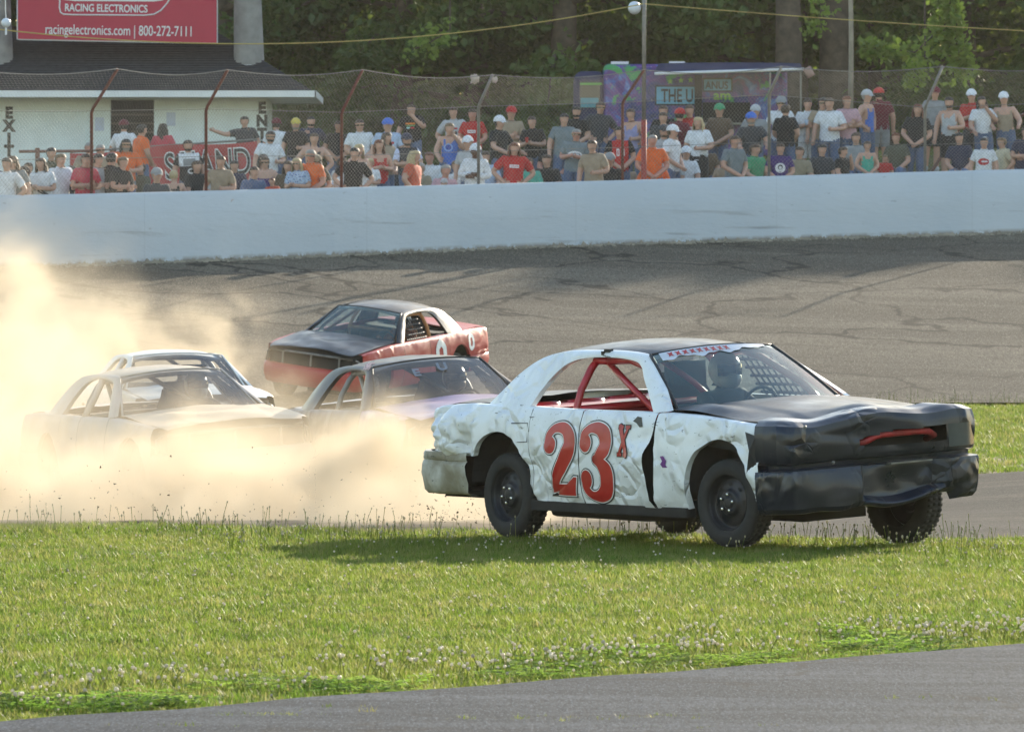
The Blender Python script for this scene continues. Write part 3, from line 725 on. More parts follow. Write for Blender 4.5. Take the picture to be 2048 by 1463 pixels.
    # trunk lid and tail panel
    rows = []
    for i in range(20):
        x = -.22-(1.37-.22)*i/19; hw = max(.3, CW(x)-CP(CT(x))-.075)
        rows.append([(x, hw*k/10, CT(x)+.018+.03*(1-(k/10)**2)+o.get('trunkdent', 0)*crump(x, hw*k/10, 0, sd+3)) for k in range(-10, 11)])
    rows.append([(p[0]-.015, p[1], p[2]-.05) for p in rows[-1]]); rows.append([(-1.40, p[1]*.9, .60) for p in rows[-1]])
    if o.get('sq'): rows = [[(o['sq'](p[0]) if p[0] > -1.3 else o['sq'](p[0]), p[1], p[2]) for p in r_] for r_ in rows]
    MB().grid(rows, flip=True).build('trunk_lid', o.get('trunk', pm), root, Mb, smooth=True, angle=50)
    tx = o['sq'](-1.40) if o.get('sq') else -1.40
    for s in (-1, 1):
        MB().box((tx-.010, min(s*.42, s*.66), .70), (tx+.002, max(s*.42, s*.66), .86)).build('tail_light', flat('tail_light_red', (.25,.012,.012), .3), root, Mb)
    # rear bumper wraps round to the wheel openings
    path = [(-.43,-.93),(-.7,-.945),(-1.0,-.935),(-1.2,-.90),(-1.36,-.80),(-1.45,-.60),(-1.48,-.3),(-1.485,0)]
    path += [(x, -y) for x, y in path[-2::-1]]
    px_ = hermite(lin(0, 1, len(path)), [p[0] for p in path]); py_ = hermite(lin(0, 1, len(path)), [p[1] for p in path])
    def pv(i): return path[i]
    cols = []; N = 90
    for i in range(N+1):
        t = i/N*(len(path)-1); k = min(len(path)-2, int(t)); f_ = t-k
        x = path[k][0]*(1-f_)+path[k+1][0]*f_; y = path[k][1]*(1-f_)+path[k+1][1]*f_
        nxv = Vector((x+.35, y*.9, 0)).normalized()
        col = []
        for z, of in ((.625,-.06),(.622,-.01),(.60,.0),(.565,.003),(.555,-.008),(.545,.003),(.52,.012),(.45,.014),(.38,.0),(.31,-.02),(.285,-.05),(.28,-.12)):
            dn = o.get('bumpdent', .012)*crump(x, y, z, sd+2)
            xq = x+nxv.x*(of+dn); xq = xq if xq > -.5 else -.5+(xq+.5)*o.get('rbk', 1)
            col.append((xq, y+nxv.y*(of+dn), z+o.get('rbdrop', 0)))
        cols.append(col)
    MB().grid(cols).build('rear_bumper', o.get('rbumper', bm_), root, Mb, smooth=True, angle=50)
    # front end
    o['front'](root, Mb, o, sd)
    # floor, firewall, inner sides, wheel wells
    q = MB().box((-1.0, -.78, .24), (3.3, .78, .30)).box((2.18, -.80, .30), (2.24, .80, .95)).box((.30, -.80, .30), (.36, .80, .93)).box((-1.0, -.70, .30), (-.94, .70, .88))
    for s in (-1, 1):
        q.box((.36, s*.80-.01, .30), (2.18, s*.80+.01, .90))
        for ax in AXS:
            q.grid([[(ax+(AR+.02)*math.cos(math.pi*k/16), s*yy, AZ+(AR+.02)*math.sin(math.pi*k/16)) for k in range(17)] for yy in (.60, .905)])
            q.add([(ax+(AR+.02)*math.cos(math.pi*k/16), s*.60, AZ+(AR+.02)*math.sin(math.pi*k/16)) for k in range(17)]+[(ax, s*.6, .3)], [tuple(range(18))])
    q.build('underbody', M_under, root, Mb)
    q = MB().tube([(2.9, -.42, .20), (1.4, -.45, .165), (.45, -.5, .20)], .045, 8).tube([(0, -.7, .345), (0, .7, .345)], .05, 8).sphere((0, 0, .34), .15).tube([(2.91, -.7, .32), (2.91, .7, .32)], .04, 6).box((2.2, -.3, .12), (3.1, .3, .26))
    q.build('chassis', M_under, root, Mb, smooth=True)
    for s in (-1, 1): MB().box((.42, s*.90-.045, .185), (2.48, s*.90+.045, .258)).build('rocker', M_under, root, Mb)
    # parcel shelf, dash, seat, cage
    sm = o.get('shelf', M_under)
    q = MB(); hx = [(-.12,-.42), (-.12,.42)]
    rows = [[(.38-.78*i/26, .70*k/30, .965+.01*math.sin(i)*0+(.012 if abs(k) > 27 else 0)) for k in range(-30, 31)] for i in range(27)]
    def inhole(i, k):
        x = .38-.78*(i+.5)/26; y = .70*(k-30+.5)/30
        return any(((x-a)/.11)**2+((y-c_)/.15)**2 < 1 for a, c_ in hx) or ((x+.1)/.12)**2+(y/.12)**2 < 1
    q.grid(rows, skip=inhole); q.add([(.38, -.70, .965), (.38, .70, .965), (.385, .70, .80), (.385, -.70, .80)], [(0,1,2,3)])
    for a, c_ in hx+[(-.1, 0)]: q.tube([(a+.115*math.cos(t), c_+.155*math.sin(t), .968) for t in lin(0, 2*math.pi, 25)[:-1]], .012, 5, closed=True)
    q.build('parcel_shelf', sm, root, Mb, smooth=True, angle=30)
    MB().box((-.4, -.7, .70), (.37, .7, .72)).build('trunk_floor', M_under, root, Mb)
    q = MB().grid([[(x_, y_, z_) for y_ in lin(-.76, .76, 12)] for x_, z_ in ((2.36, .985), (2.2, 1.0), (2.0, .99), (1.93, .93), (1.95, .75))]); q.build('dashboard', M_seat, root, Mb, smooth=True)
    cg = o.get('cage', M_under); r = .030; zt = 1.335; yb = .585
    def bar(pts, rr=r): MB().tube(pts, rr, 9).build('cage_tube', cg, root, Mb, smooth=True)
    def hoop(x): return [(x, -.76, .30), (x, -.755, .95), (x+.0, -.69, 1.12), (x, -.59, 1.27), (x, -.53, 1.33), (x, -.43, 1.36), (x, .43, 1.36), (x, .53, 1.33), (x, .59, 1.27), (x, .69, 1.12), (x, .755, .95), (x, .76, .30)]
    bar(hoop(.82))
    bar([(.82, .54, 1.335), (1.0, .54, 1.335)]); bar([(.82, -.54, 1.335), (1.0, -.54, 1.335)])
    for s in (-1, 1):
        bar([(1.0, s*.54, 1.335), (1.3, s*.545, 1.345), (1.5, s*.56, 1.30), (1.85, s*.68, 1.10), (2.05, s*.745, .93), (2.1, s*.76, .4)])
        bar([(.82, s*.755, .62), (2.08, s*.76, .60)]); bar([(.82, s*.755, .45), (2.08, s*.76, .42)])
    bar([(.82, .0, 1.36), (.82, .40, 1.10), (.82, .75, .80)], .026); bar([(.82, -.75, .96), (.82, .75, .96)], .026)
    bar([(.9, -.50, 1.34), (1.35, -.60, 1.15), (1.9, -.72, .93)], .026)
    seat = MB().box((.85, .14, .35), (1.35, .62, .47)); 
    seat.grid([[(.86-.12*t+.05*abs(v)**2*0, .38+.24*v*(1-.35*sst(.7, 1, t)), .45+.72*t) for v in lin(-1, 1, 9)] for t in lin(0, 1, 10)])
    seat.grid([[(.78-.12*t, .38+.26*v*(1-.35*sst(.7, 1, t)), .45+.74*t) for v in lin(-1, 1, 9)] for t in lin(0, 1, 10)]); seat.box((.68, .22, 1.08), (.80, .54, 1.27))
    seat.build('seat', M_seat, root, Mb, smooth=True, angle=40)
    st = MB().tube([(1.70+.04*math.sin(a), .38+.17*math.cos(a), .92+.16*math.sin(a)) for a in lin(0, 2*math.pi, 25)[:-1]], .014, 6, closed=True).tube([(1.70, .21, .92), (1.70, .55, .92)], .012, 5).tube([(1.70, .38, .92), (2.0, .38, .85)], .02, 6)
    st.build('steering_wheel', M_seat, root, Mb, smooth=True)
    # window net on the driver's side
    q = MB()
    for k in range(9):
        x = 1.18+.075*k; q.tube([(x, yg(.98)-.03, .98), (x-.02, yg(1.29)-.03, 1.30-.0*k)], .011, 4)
    for k in range(5):
        z = 1.0+.068*k; q.tube([(1.12, yg(z)-.03, z), (1.84-.10*k, yg(z)-.03, z)], .012, 4)
    q.build('window_net', o.get('net', M_net), root, Mb)
    # windscreen
    rows = []
    for i in range(13):
        t = i/12; row = []
        for k in range(-12, 13):
            v = k/12; hw = .775+(.585-.775)*t; bx_ = 2.205+(1.615-2.205)*t+(.20*(1-t)+.075*t)*(1-v*v); bz_ = .985+(1.392-.985)*t+(.02+.02*t)*(1-v*v)+.014*math.sin(math.pi*t)
            row.append((bx_, hw*v, bz_))
        rows.append(row)
    ws = MB().grid(rows).build('windscreen', o['glass'], root, Mb, smooth=True)
    q = MB(); q.tube([Vector(p)+Vector((.004, 0, .002)) for p in rows[0]], .012, 5); q.tube([Vector(r_[0]) for r_ in rows], .014, 5); q.tube([Vector(r_[-1]) for r_ in rows], .014, 5); q.tube([Vector(p) for p in rows[-1]], .010, 5)
    q.build('windscreen_seal', o.get('seal', M_black), ws, smooth=True)
    for ax, s in ((0, -1), (0, 1), (2.91, -1), (2.91, 1)): add_wheel(root, ax, s, R(o.get('steer', 0)) if ax else 0, dusty=None if o.get('gap') else 1)
    # driver
    sc_ = o.get('scale', 1); root.scale = (sc_, sc_, sc_)
    return root, Mb
def driver(root_name, car, Mb, label, suit, helm):
    """seated driver: one continuous suit figure, helmet on top"""
    M = car.matrix_basis @ Mb @ TR(.14, .05, 0)
    e = empty('person', M @ Vector((1.05, .38, .47))); e.rotation_euler = M.to_euler(); tag(e, label, 'person', 'drivers at the wheel')
    K = TR(-1.05, -.38, -.47)
    V_ = [(1.10,.38,.55),(1.02,.38,.80),(1.0,.38,.98),(1.03,.38,1.06),(1.04,.38,1.10),
          (1.02,.56,.98),(1.28,.62,.80),(1.56,.53,.93),(1.64,.53,.97),(1.02,.20,.98),(1.28,.14,.80),(1.56,.23,.93),(1.64,.23,.97),
          (1.12,.48,.55),(1.62,.52,.66),(1.95,.50,.38),(2.05,.50,.36),(1.12,.28,.55),(1.62,.24,.66),(1.95,.26,.38),(2.05,.26,.36)]
    E_ = [(0,1),(1,2),(2,3),(3,4),(2,5),(5,6),(6,7),(7,8),(2,9),(9,10),(10,11),(11,12),(0,13),(13,14),(14,15),(15,16),(0,17),(17,18),(18,19),(19,20)]
    rr = [.15,.15,.14,.07,.06,.075,.05,.038,.045,.075,.05,.038,.045,.10,.075,.05,.05,.10,.075,.05,.05]
    me = skin_mesh('body', V_, E_, rr, 2); me.materials.append(suit); me.transform(K); link('body', me, None, e)
    h = MB().sphere((1.06, .38, 1.205), (.145, .125, .145), 20, 14).sphere((1.12, .38, 1.13), (.10, .10, .075), 16, 10)
    ho = h.build('helmet', helm, e, K, smooth=True)
    rows = [[(1.06+.150*math.cos(a)*math.cos(t), .38+.130*math.sin(a)*math.cos(t), 1.205+.150*math.sin(t)) for a in lin(-1.15, 1.15, 16)] for t in lin(-.30, .30, 6)]
    MB().grid(rows).build('visor', M_visor, ho, smooth=True)
    return e
def skin_mesh(name, V_, E_, rr, sub=2):
    me = bpy.data.meshes.new('tmp'); me.from_pydata(V_, E_, []); ob = bpy.data.objects.new('tmp_skin', me); C.objects.link(ob)
    ob.modifiers.new('s', 'SKIN'); sl = me.skin_vertices[0].data
    for i, r in enumerate(rr):
        sl[i].radius = (r, r) if not isinstance(r, (tuple, list)) else r
        sl[i].use_root = (i == 0)
    ob.modifiers[0].use_smooth_shade = True
    s_ = ob.modifiers.new('u', 'SUBSURF'); s_.levels = s_.render_levels = sub
    dg = bpy.context.evaluated_depsgraph_get(); out = bpy.data.meshes.new_from_object(ob.evaluated_get(dg)); out.name = name
    bpy.data.objects.remove(ob); out.materials.clear()
    return out
def std_front(root, Mb, o, sd):
    """grille, lamps and bumper of the less damaged cars"""
    nose = o.get('nose', 3.5); fr = o.get('frontmat', o['paint'])
    path = [(nose-.02,-.90),(nose+.12,-.83),(nose+.20,-.66),(nose+.235,-.33),(nose+.245,0),(nose+.235,.33),(nose+.20,.66),(nose+.12,.83),(nose-.02,.90)]
    cols = []; 
    for i in range(61):
        t = i/60*8; k = min(7, int(t)); f_ = t-k; x = path[k][0]*(1-f_)+path[k+1][0]*f_; y = path[k][1]*(1-f_)+path[k+1][1]*f_
        nv = Vector((x-nose+.5, y*.6, 0)).normalized(); col = []
        for z, of in ((.60,-.10),(.60,-.01),(.575,.02),(.53,.035),(.45,.04),(.38,.025),(.31,-.005),(.27,-.05)):
            dn = o.get('bumpdent', .012)*crump(x, y, z, sd+4); col.append((x+nv.x*(of+dn), y+nv.y*(of+dn), z))
        cols.append(col)
    MB().grid(cols).build('front_bumper', o['bumper'], root, Mb, smooth=True, angle=50)
    MB().box((nose+.02, -.80, .58), (nose+.06, .80, .82)).build('radiator_panel', M_dark, root, Mb)
    ch = o.get('grille', M_galv)
    z0, z1 = .605, .80; xg = nose+.15
    q = MB().tube([(xg-.10, -.86, z0), (xg-.10, -.85, z1-.04), (xg-.06, -.78, z1), (xg+.01, -.4, z1+.012), (xg+.02, 0, z1+.015), (xg+.01, .4, z1+.012), (xg-.06, .78, z1), (xg-.10, .85, z1-.04), (xg-.10, .86, z0)], .02, 6)
    q.build('grille_frame', ch, root, Mb, smooth=True)
    for y in (-.52, .0, .52): MB().box((xg-.02, y-.012, z0), (xg+.005, y+.012, z1+.01)).build('grille_bar', ch, root, Mb)
# painted race numbers laid on the door surface
def stroke(path, n=60):
    xs = lin(0, 1, len(path)); fx = hermite(xs, [p[0] for p in path]); fy = hermite(xs, [p[1] for p in path]); fw = hermite(xs, [p[2] for p in path])
    def cr(t):
        m_ = len(path)-1; i = min(m_-1, int(t*m_)); f_ = t*m_-i; p = [path[max(0, i-1)], path[i], path[i+1], path[min(m_, i+2)]]
        return [.5*(2*p[1][k]+(p[2][k]-p[0][k])*f_+(2*p[0][k]-5*p[1][k]+4*p[2][k]-p[3][k])*f_**2+(3*p[1][k]-p[0][k]-3*p[2][k]+p[3][k])*f_**3) for k in (0, 1)]+[fw(t)]
    return [cr(i/n) for i in range(n+1)]
def paint_shape(name, strokes, polys, x0, z0, sx, sz, off, grow, mat, root, Mb, s, ysurf, par=None):
    b = MB()
    def P3(u, v):
        x, z = x0+u*sx, z0+v*sz; return (x, s*(ysurf(x, z)+off), z)
    for st in strokes:
        pts = stroke(st); rows = []
        for i, (u, v, w_) in enumerate(pts):
            a, c_ = pts[max(0, i-1)], pts[min(len(pts)-1, i+1)]
            tx, ty = (c_[0]-a[0])*sx, (c_[1]-a[1])*sz; l = math.hypot(tx, ty) or 1; nx_, ny_ = -ty/l, tx/l; hw = w_*sx/2+grow
            rows.append([P3(u+nx_*hw*q/sx, v+ny_*hw*q/sz) for q in lin(-1, 1, 7)])
        b.grid(rows)
        for (u, v, w_) in (pts[0], pts[-1]):
            hw = w_*sx/2+grow; ring = [[P3(u+math.cos(a)*hw*r_/sx, v+math.sin(a)*hw*r_/sz) for a in lin(0, 2*math.pi, 21)] for r_ in (.02, .5, 1)]; b.grid(ring)
    for poly in polys:
        cx_ = sum(p[0] for p in poly)/len(poly); cy_ = sum(p[1] for p in poly)/len(poly); n = len(poly)
        gp = []
        for i in range(n):
            p, a, c_ = poly[i], poly[i-1], poly[(i+1) % n]
            d1 = Vector(((p[0]-a[0])*sx, (p[1]-a[1])*sz)).normalized(); d2 = Vector(((c_[0]-p[0])*sx, (c_[1]-p[1])*sz)).normalized()
            n1 = Vector((d1.y, -d1.x)); n2 = Vector((d2.y, -d2.x)); nn = (n1+n2)/max(.35, 1+n1.dot(n2))
            gp.append((p[0]+nn.x*grow/sx, p[1]+nn.y*grow/sz))
        rows = [[P3(gp[i][0]+(gp[(i+1) % n][0]-gp[i][0])*f_+0, gp[i][1]+(gp[(i+1) % n][1]-gp[i][1])*f_) for i in range(n) for f_ in lin(0, 1, 7)[:-1]]+[P3(*gp[0])] for _ in (0,)]
        out = rows[0]; cen = P3(cx_, cy_)
        for r_ in (.5,):
            mid = []
            for p in out:
                x, z = cen[0]+(p[0]-cen[0])*r_, cen[2]+(p[2]-cen[2])*r_; mid.append((x, s*(ysurf(x, z)+off), z))
        b.grid([[cen]*len(out), mid, out])
    o = b.build(name, mat, root, Mb, smooth=True); return o
# ---------------- the white number 23x car
def ampR_main(x, z):
    a = .012
    a += .22*sst(-.24, -.52, x)*sst(.5, .62, z)
    a += .095*sst(1.15, .55, x)*sst(.90, .50, z)*(x > -.2)
    a += .075*sst(2.50, 2.95, x)*sst(.55, .75, z)+.09*sst(3.05, 3.35, x)
    a += .085*math.exp(-((x-2.02)/.19)**2)*sst(.9, .7, z)
    return a
M_w23 = dirty_paint('dented_white_paint', (.83,.84,.85), .18, .30, (.40,.35,.27), .25, .9, (.08,.07,.065), .30, .46, .74, .55)
M_nose = dirty_paint('crumpled_black_nose', (.006,.010,.022), .06, .26, (.05,.05,.055), .3, .35, (.06,.06,.07), .12, .42, .72, .5)
M_k23 = dirty_paint('dented_black_paint', (.008,.012,.020), .05, .34, (.06,.055,.05), .12, .12, (.08,.08,.09), .1)
M_bump23 = dirty_paint('filthy_white_plastic', (.60,.59,.54), .9, .5, (.22,.19,.13), 0, 1.0, (.03,.03,.03), .9, .36, .60)
M_cage = flat('red_cage_paint', (.42,.018,.022), .35, 0, .2, 7, .3)
M_glass = glass_mat('windscreen_glass', (.70,.84,.83), .24, (.34,.58,.64))  # dust film tinted teal, putting the reflected sky into its colour
M_glass_d = glass_mat('dusty_windscreen', (.68,.70,.70), .16)
def front23(root, Mb, o, sd):
    """crumpled black nose panel with an oblong opening showing a red bar"""
    path = [(3.40,-.955),(3.50,-.945),(3.60,-.90),(3.66,-.80),(3.69,-.6),(3.71,-.3),(3.72,0),(3.73,.3),(3.725,.6),(3.71,.82),(3.685,.92),(3.61,.965),(3.42,.965)]
    prof = [(.955,-.26),(.940,-.09),(.905,-.015),(.85,.0),(.81,.004),(.765,.006),(.72,.006),(.68,.004),(.645,.0),(.615,-.012),(.60,-.055),(.575,-.06),(.565,-.05),(.555,.018),(.53,.026),(.47,.028),(.40,.024),(.33,.016),(.27,.004),(.235,-.03),(.228,-.08)]
    _lp = lin(0, 1, len(prof)); zs = lambda v_: float(np.interp(v_, _lp, [p[0] for p in prof])); os_ = lambda v_: float(np.interp(v_, _lp, [p[1] for p in prof]))
    NU_, NV = 96, 60; rows = []; zz_ = []
    for j in range(NV+1):
        v = j/NV; row = []
        for i in range(NU_+1):
            t = i/NU_*(len(path)-1); k = min(len(path)-2, int(t)); f_ = t-k
            x = path[k][0]*(1-f_)+path[k+1][0]*f_; y = path[k][1]*(1-f_)+path[k+1][1]*f_
            nv = Vector((x-3.15, y*.55, 0)).normalized(); z = zs(v)
            up_ = .040*math.exp(-((y-.02)/.26)**2)*sst(.70, .90, z)-.03*math.exp(-((y+.62)/.2)**2)*sst(.75, .9, z)+.02*math.exp(-((y-.72)/.15)**2)*sst(.75, .9, z)
            dn = .042*crump(x*.5, y*.62, z*.75, sd+8)-.05*math.exp(-((y+.35)/.3)**2-((z-.58)/.15)**2)-.045*math.exp(-((y-.25)/.22)**2-((z-.40)/.12)**2)
            dn -= .11*sst(-.20, -.12, y)*sst(.62, .56, y)*sst(.575, .55, z)*sst(.25, .32, z)
            dn += .012*noise.noise(Vector((y*2.0, z*2.2, 4.2)))
            low = .035*noise.noise(Vector((y*3, 8.1, 0)))*sst(.4, .28, z) - .06*sst(.2, .55, y)*sst(.40, .28, z)*(y < .72)*-1
            row.append((x+nv.x*(os_(v)+dn), y+nv.y*(os_(v)+dn), z+up_+low))
        rows.append(row)
    def hole(j, i):
        p = rows[j][i]; y, z = p[1], p[2]
        return -.20+.6*max(0, .74-z) < y < .58 and .705 < z < .815-.16*max(0, .12-y)
    MB().grid(rows, flip=True, skip=hole).build('nose_panel', M_nose, root, Mb, smooth=True, angle=28)
    MB().box((3.42, -.80, .30), (3.50, .80, .84)).build('radiator_panel', M_dark, root, Mb)
    MB().tube([(3.50,-.20,.70),(3.62,-.16,.715),(3.665,-.10,.735),(3.672,-.02,.765),(3.672,.06,.775),(3.672,.42,.775),(3.668,.50,.765),(3.65,.56,.735),(3.50,.60,.70)], .026, 10).build('push_bar', flat('worn_red_bar', (.34,.022,.025), .5, 0, .4, 16), root, Mb, smooth=True)
    lm = flat('blacked_headlight', (.03,.05,.06), .25, 0, .2, 5)
    rows2 = [[(3.722-.25*max(0, (y-.62))**2*2-.03*0, y, z) for y in lin(.63, .90, 12)] for z in lin(.66, .80, 8)]
    rows2 = [[(3.745-.30*max(0, y-.60)**2-.35*max(0, y-.84), y, z) for y in lin(.63, .915, 14)] for z in lin(.64, .815, 9)]
    MB().grid(rows2).build('headlight', lm, root, Mb, smooth=True)
    MB().grid([[(3.50+.05*t, .945+.004*math.sin(t*7), .89-.27*t) for t in lin(0, 1, 12)], [(3.58+.05*t, .925+.006*math.sin(t*9), .885-.27*t) for t in lin(0, 1, 12)]]).build('fender_edge', M_w23, root, Mb, smooth=True)
    for yb_, zb_ in ((-.70, .885), (-.05, .885), (.62, .86), (-.45, .60)): MB().sphere((3.70, yb_, zb_), .014, 8, 6).build('bolt', M_galv, root, Mb, smooth=True)
    MB().box((3.64, .10, .545), (3.70, .50, .556)).build('trim_strip', M_galv, root, Mb)
    # torn plastic and tags round the right corner
    q = MB().add([(3.30,-.965,.86),(3.37,-.99,.72),(3.32,-.985,.55),(3.40,-.95,.60),(3.42,-.955,.83)], [(0,1,2,3,4)]); q.build('torn_edge', M_black, root, Mb)
def hb23(x, y):
    return .040*math.exp(-((y-.02)/.27)**2)*sst(3.1, 3.5, x)+.045*math.exp(-((y+.70)/.13)**2)*math.exp(-((x-2.45)/.3)**2)+.03*noise.noise(Vector((x*2.5, y*2.5, 2)))*sst(2.7, 3.4, x)-.035*sst(3.2, 3.66, x)*abs(y)
P23 = (.69, 60.2, 0, -55.0)
o23 = dict(roll=3.6, lift=.105, pitch=-.4, seed=2.0, ampR=ampR_main, paint=M_w23, roof=M_k23, hood=M_k23, bumper=M_bump23, trunk=M_k23, frame=M_w23, cage=M_cage, shelf=M_cage, glass=M_glass,
           front=front23, hoodbump=hb23, gap=True, nose=3.42, bumpdent=.09, trunkdent=.02, steer=8, rbdrop=-.015, rbk=.90, sq=lambda v_: v_ if v_ > -.40 else -.40+(v_+.40)*.70)
car23, Mb23 = sedan('race_car', 'dented white car with black nose and red number 23x on its door', P23, o23)
ys23 = lambda x, z: yside(x, z, 2.0, ampR_main)
two = [[(.17,.72,.34),(.12,.84,.20),(.30,.955,.17),(.60,.955,.24),(.80,.82,.36),(.78,.66,.36),(.58,.46,.30),(.34,.26,.24),(.16,.09,.20)]]
twop = [[(.0,.0),(.90,.0),(1.0,.27),(.90,.27),(.80,.17),(.14,.15)]]
three = [[(.20,.76,.34),(.15,.86,.20),(.33,.955,.17),(.60,.955,.24),(.80,.85,.36),(.80,.70,.34),(.58,.565,.20),(.50,.545,.16)],
         [(.50,.545,.16),(.66,.50,.24),(.84,.36,.38),(.80,.16,.36),(.58,.05,.24),(.33,.05,.17),(.16,.15,.20),(.20,.27,.34)]]
ex = [[(0,0),(.36,0),(.36,.09),(.30,.09),(.50,.40),(.70,.09),(.62,.09),(.62,0),(1,0),(1,.09),(.90,.09),(.62,.52),(.88,.91),(1,.91),(1,1),(.66,1),(.66,.91),(.70,.91),(.52,.64),(.34,.91),(.40,.91),(.40,1),(.02,1),(.02,.91),(.12,.91),(.40,.50),(.10,.09),(0,.09)]]
M_num = flat('number_red', (.46,.022,.018), .38, 0, .15, 5, .2); M_nblk = flat('number_black', (.015,.013,.012), .5); M_nwht = flat('number_white', (.80,.80,.80), .45)
for mat_, gr, of in ((M_nblk, .017, .005), (M_nwht, .0085, .0075), (M_num, .0, .010)):
    paint_shape('number_digit', two, twop, .715, .315, .40, .545, of, gr, mat_, car23, Mb23, -1, ys23)
    paint_shape('number_digit', three, [], 1.165, .295, .42, .575, of, gr, mat_, car23, Mb23, -1, ys23)
def xglyph(gr, of, mat_):
    bars = [[(.16,.95,.30),(.5,.5,.27),(.84,.05,.30)], [(.84,.95,.16),(.5,.5,.16),(.16,.05,.16)]]
    pol = [[(0,0),(.40,0),(.40,.10),(0,.10)], [(.58,0),(1,0),(1,.10),(.58,.10)], [(0,.90),(.42,.90),(.42,1),(0,1)], [(.60,.90),(1,.90),(1,1),(.60,1)]]
    paint_shape('number_letter', bars, pol, 1.665, .64, .145, .235, of, gr, mat_, car23, Mb23, -1, ys23)
xglyph(.008, .005, M_nblk); xglyph(0, .0085, M_num)
# door handle scar, fuel door lines, decal by the gap, taped roof joint
q = MB()
def line(pts, r=.004): q.tube([(x, -(ys23(x, z)+.001), z) for x, z in pts], r, 4)
line([(.20,.86),(.42,.865),(.425,.72),(.22,.71)]); line([(1.146,.97),(1.148,.80),(1.15,.6),(1.146,.42),(1.148,.26)], .006); line([(.445,.97),(.447,.80)], .005)
q.build('panel_line', M_black, car23, Mb23)
q = MB()
for a, c_, n_ in ((1.90, .90, 6),):
    q.add([(a+dx, -(ys23(a+dx, c_+dz)+.006), c_+dz) for dx, dz in ((-.07,.01),(-.03,.045),(.03,.04),(.075,-.03),(.03,-.035),(-.02,-.005))], [tuple(range(6))])
q.build('bare_patch', flat('bare_primer', (.10,.095,.08), .8), car23, Mb23)
q = MB().add([(2.22+dx, -(ys23(2.2+dx, .62+dz)+.007), .62+dz) for dx, dz in ((0,.03),(.05,.035),(.085,.0),(.07,-.035),(.1,-.05),(.03,-.055),(.0,-.03),(.03,-.005))], [tuple(range(8))]); q.build('purple_decal', flat('purple_decal', (.16,.03,.22), .5), car23, Mb23)
# sun strip lettering along the top of the glass
def wsp(u, v, of=.006):
    t = v; hw = .775+(.585-.775)*t; bx_ = 2.205+(1.615-2.205)*t+(.20*(1-t)+.075*t)*(1-u*u); bz_ = .985+(1.392-.985)*t+(.02+.02*t)*(1-u*u)+.014*math.sin(math.pi*t)
    return (bx_+of*.6, hw*u, bz_+of)
M_strip = flat('sun_strip_white', (.62,.64,.70), .5, 0, .1, 9)
b_ = MB(); rr_ = random.Random(5)
b_.grid([[wsp(u, .985-.0*v) if v == 0 else wsp(u, .985-v*(.13+.025*math.sin(u*13)+.012*math.sin(u*31))*(1 if u < .0 else max(.35, 1-.9*u))) for u in lin(-.90, .80, 70)] for v in lin(0, 1, 5)])
b_.build('sun_strip', M_strip, car23, Mb23, smooth=True)
b_ = MB()
for k in range(9):
    u0 = -.80+k*.105; w_ = .075; h0 = .03+.01*rr_.random()
    b_.add([wsp(u0+w_*a, .955-c_*.085+h0*.3, .010) for a, c_ in ((0,0),(.45,.2),(1,0),(.8,.5),(1,1),(.5,.75),(0,1),(.2,.5))], [tuple(range(8))[::-1]])
b_.build('strip_lettering', M_num, car23, Mb23)
MB().box((1.02, -.60, 1.405), (1.09, -.56, 1.432)).box((1.0, -.615, 1.385), (1.03, -.575, 1.415)).build('roof_clamp', M_black, car23, Mb23)
MB().tube([(.30,-.62,.155),(1.5,-.62,.15),(2.05,-.60,.17)], .05, 8).build('exhaust_pipe', M_under, car23, Mb23, smooth=True)
driver('d', car23, Mb23, 'person in dark suit and white helmet driving the white 23x car', M_suit, M_helm)

# ---------------- the other four cars
def amp_std(s): return lambda x, z: .010*s+.03*s*sst(-.6, -1.1, x)+.05*s*sst(2.4, 2.8, x)*sst(.62, .8, z)+.012*s
M_purple = dirty_paint('dusty_purple_paint', (.22,.13,.30), .3, .30, (.30,.26,.22), .2, .5, (.04,.04,.045), .6)
M_darkdoor = dirty_paint('dark_door_paint', (.05,.045,.06), .5, .4, (.28,.23,.17), .1, .4, (.3,.3,.3), .7)
M_dgrey = dirty_paint('dusty_dark_roof', (.028,.028,.032), .35, .42, (.22,.18,.14), .15, .2, (.1,.1,.1), 0)
M_silver = dirty_paint('dusty_silver_frame', (.36,.37,.40), .4, .35, (.30,.26,.2), .2, .4, (.05,.05,.05), .3)
op = dict(roll=0, lift=.03, seed=11.0, ampR=amp_std(1.5), paint=M_darkdoor, paint_front_fender=M_purple, paint_front_door=M_darkdoor, roof=M_dgrey, hood=M_purple, bumper=M_darkdoor, trunk=M_silver, frame=M_dgrey, cage=M_galv, glass=M_glass_d, front=std_front, bpillar=False, bumpdent=.03, trunkdent=.02,
          hoodbump=lambda x, y: .03*noise.noise(Vector((x*2, y*2, 5))))
carP, MbP = sedan('race_car', 'battered purple and dark car with striped tape on its roof corner, in the dust', (-1.28, 79.7, -.22, -71.5), dict(op, roll=5.0, pitch=1.0))
q = MB()
for k in range(7):
    x = 1.42+.026*k; q.tube([(x, -.615, 1.37), (x-.02, -.575, 1.425), (x-.03, -.53, 1.435)], .010, 5)
q.build('striped_tape', flat('tape_white_red', (.65,.45,.45), .6, 0, .6, 40), carP, MbP)
M_nr = flat('windscreen_number', (.22,.24,.28), .6)
for ch, u, v_ in (('E', -.38, .58), ('U', .04, .66)):
    p = wsp(u, v_, .012); text_mesh('windscreen_letter', ch, .16, M_nr, carP, MbP @ TR(*p) @ Matrix.Rotation(R(90), 4, 'Z') @ Matrix.Rotation(R(38), 4, 'X'), .001, .006)
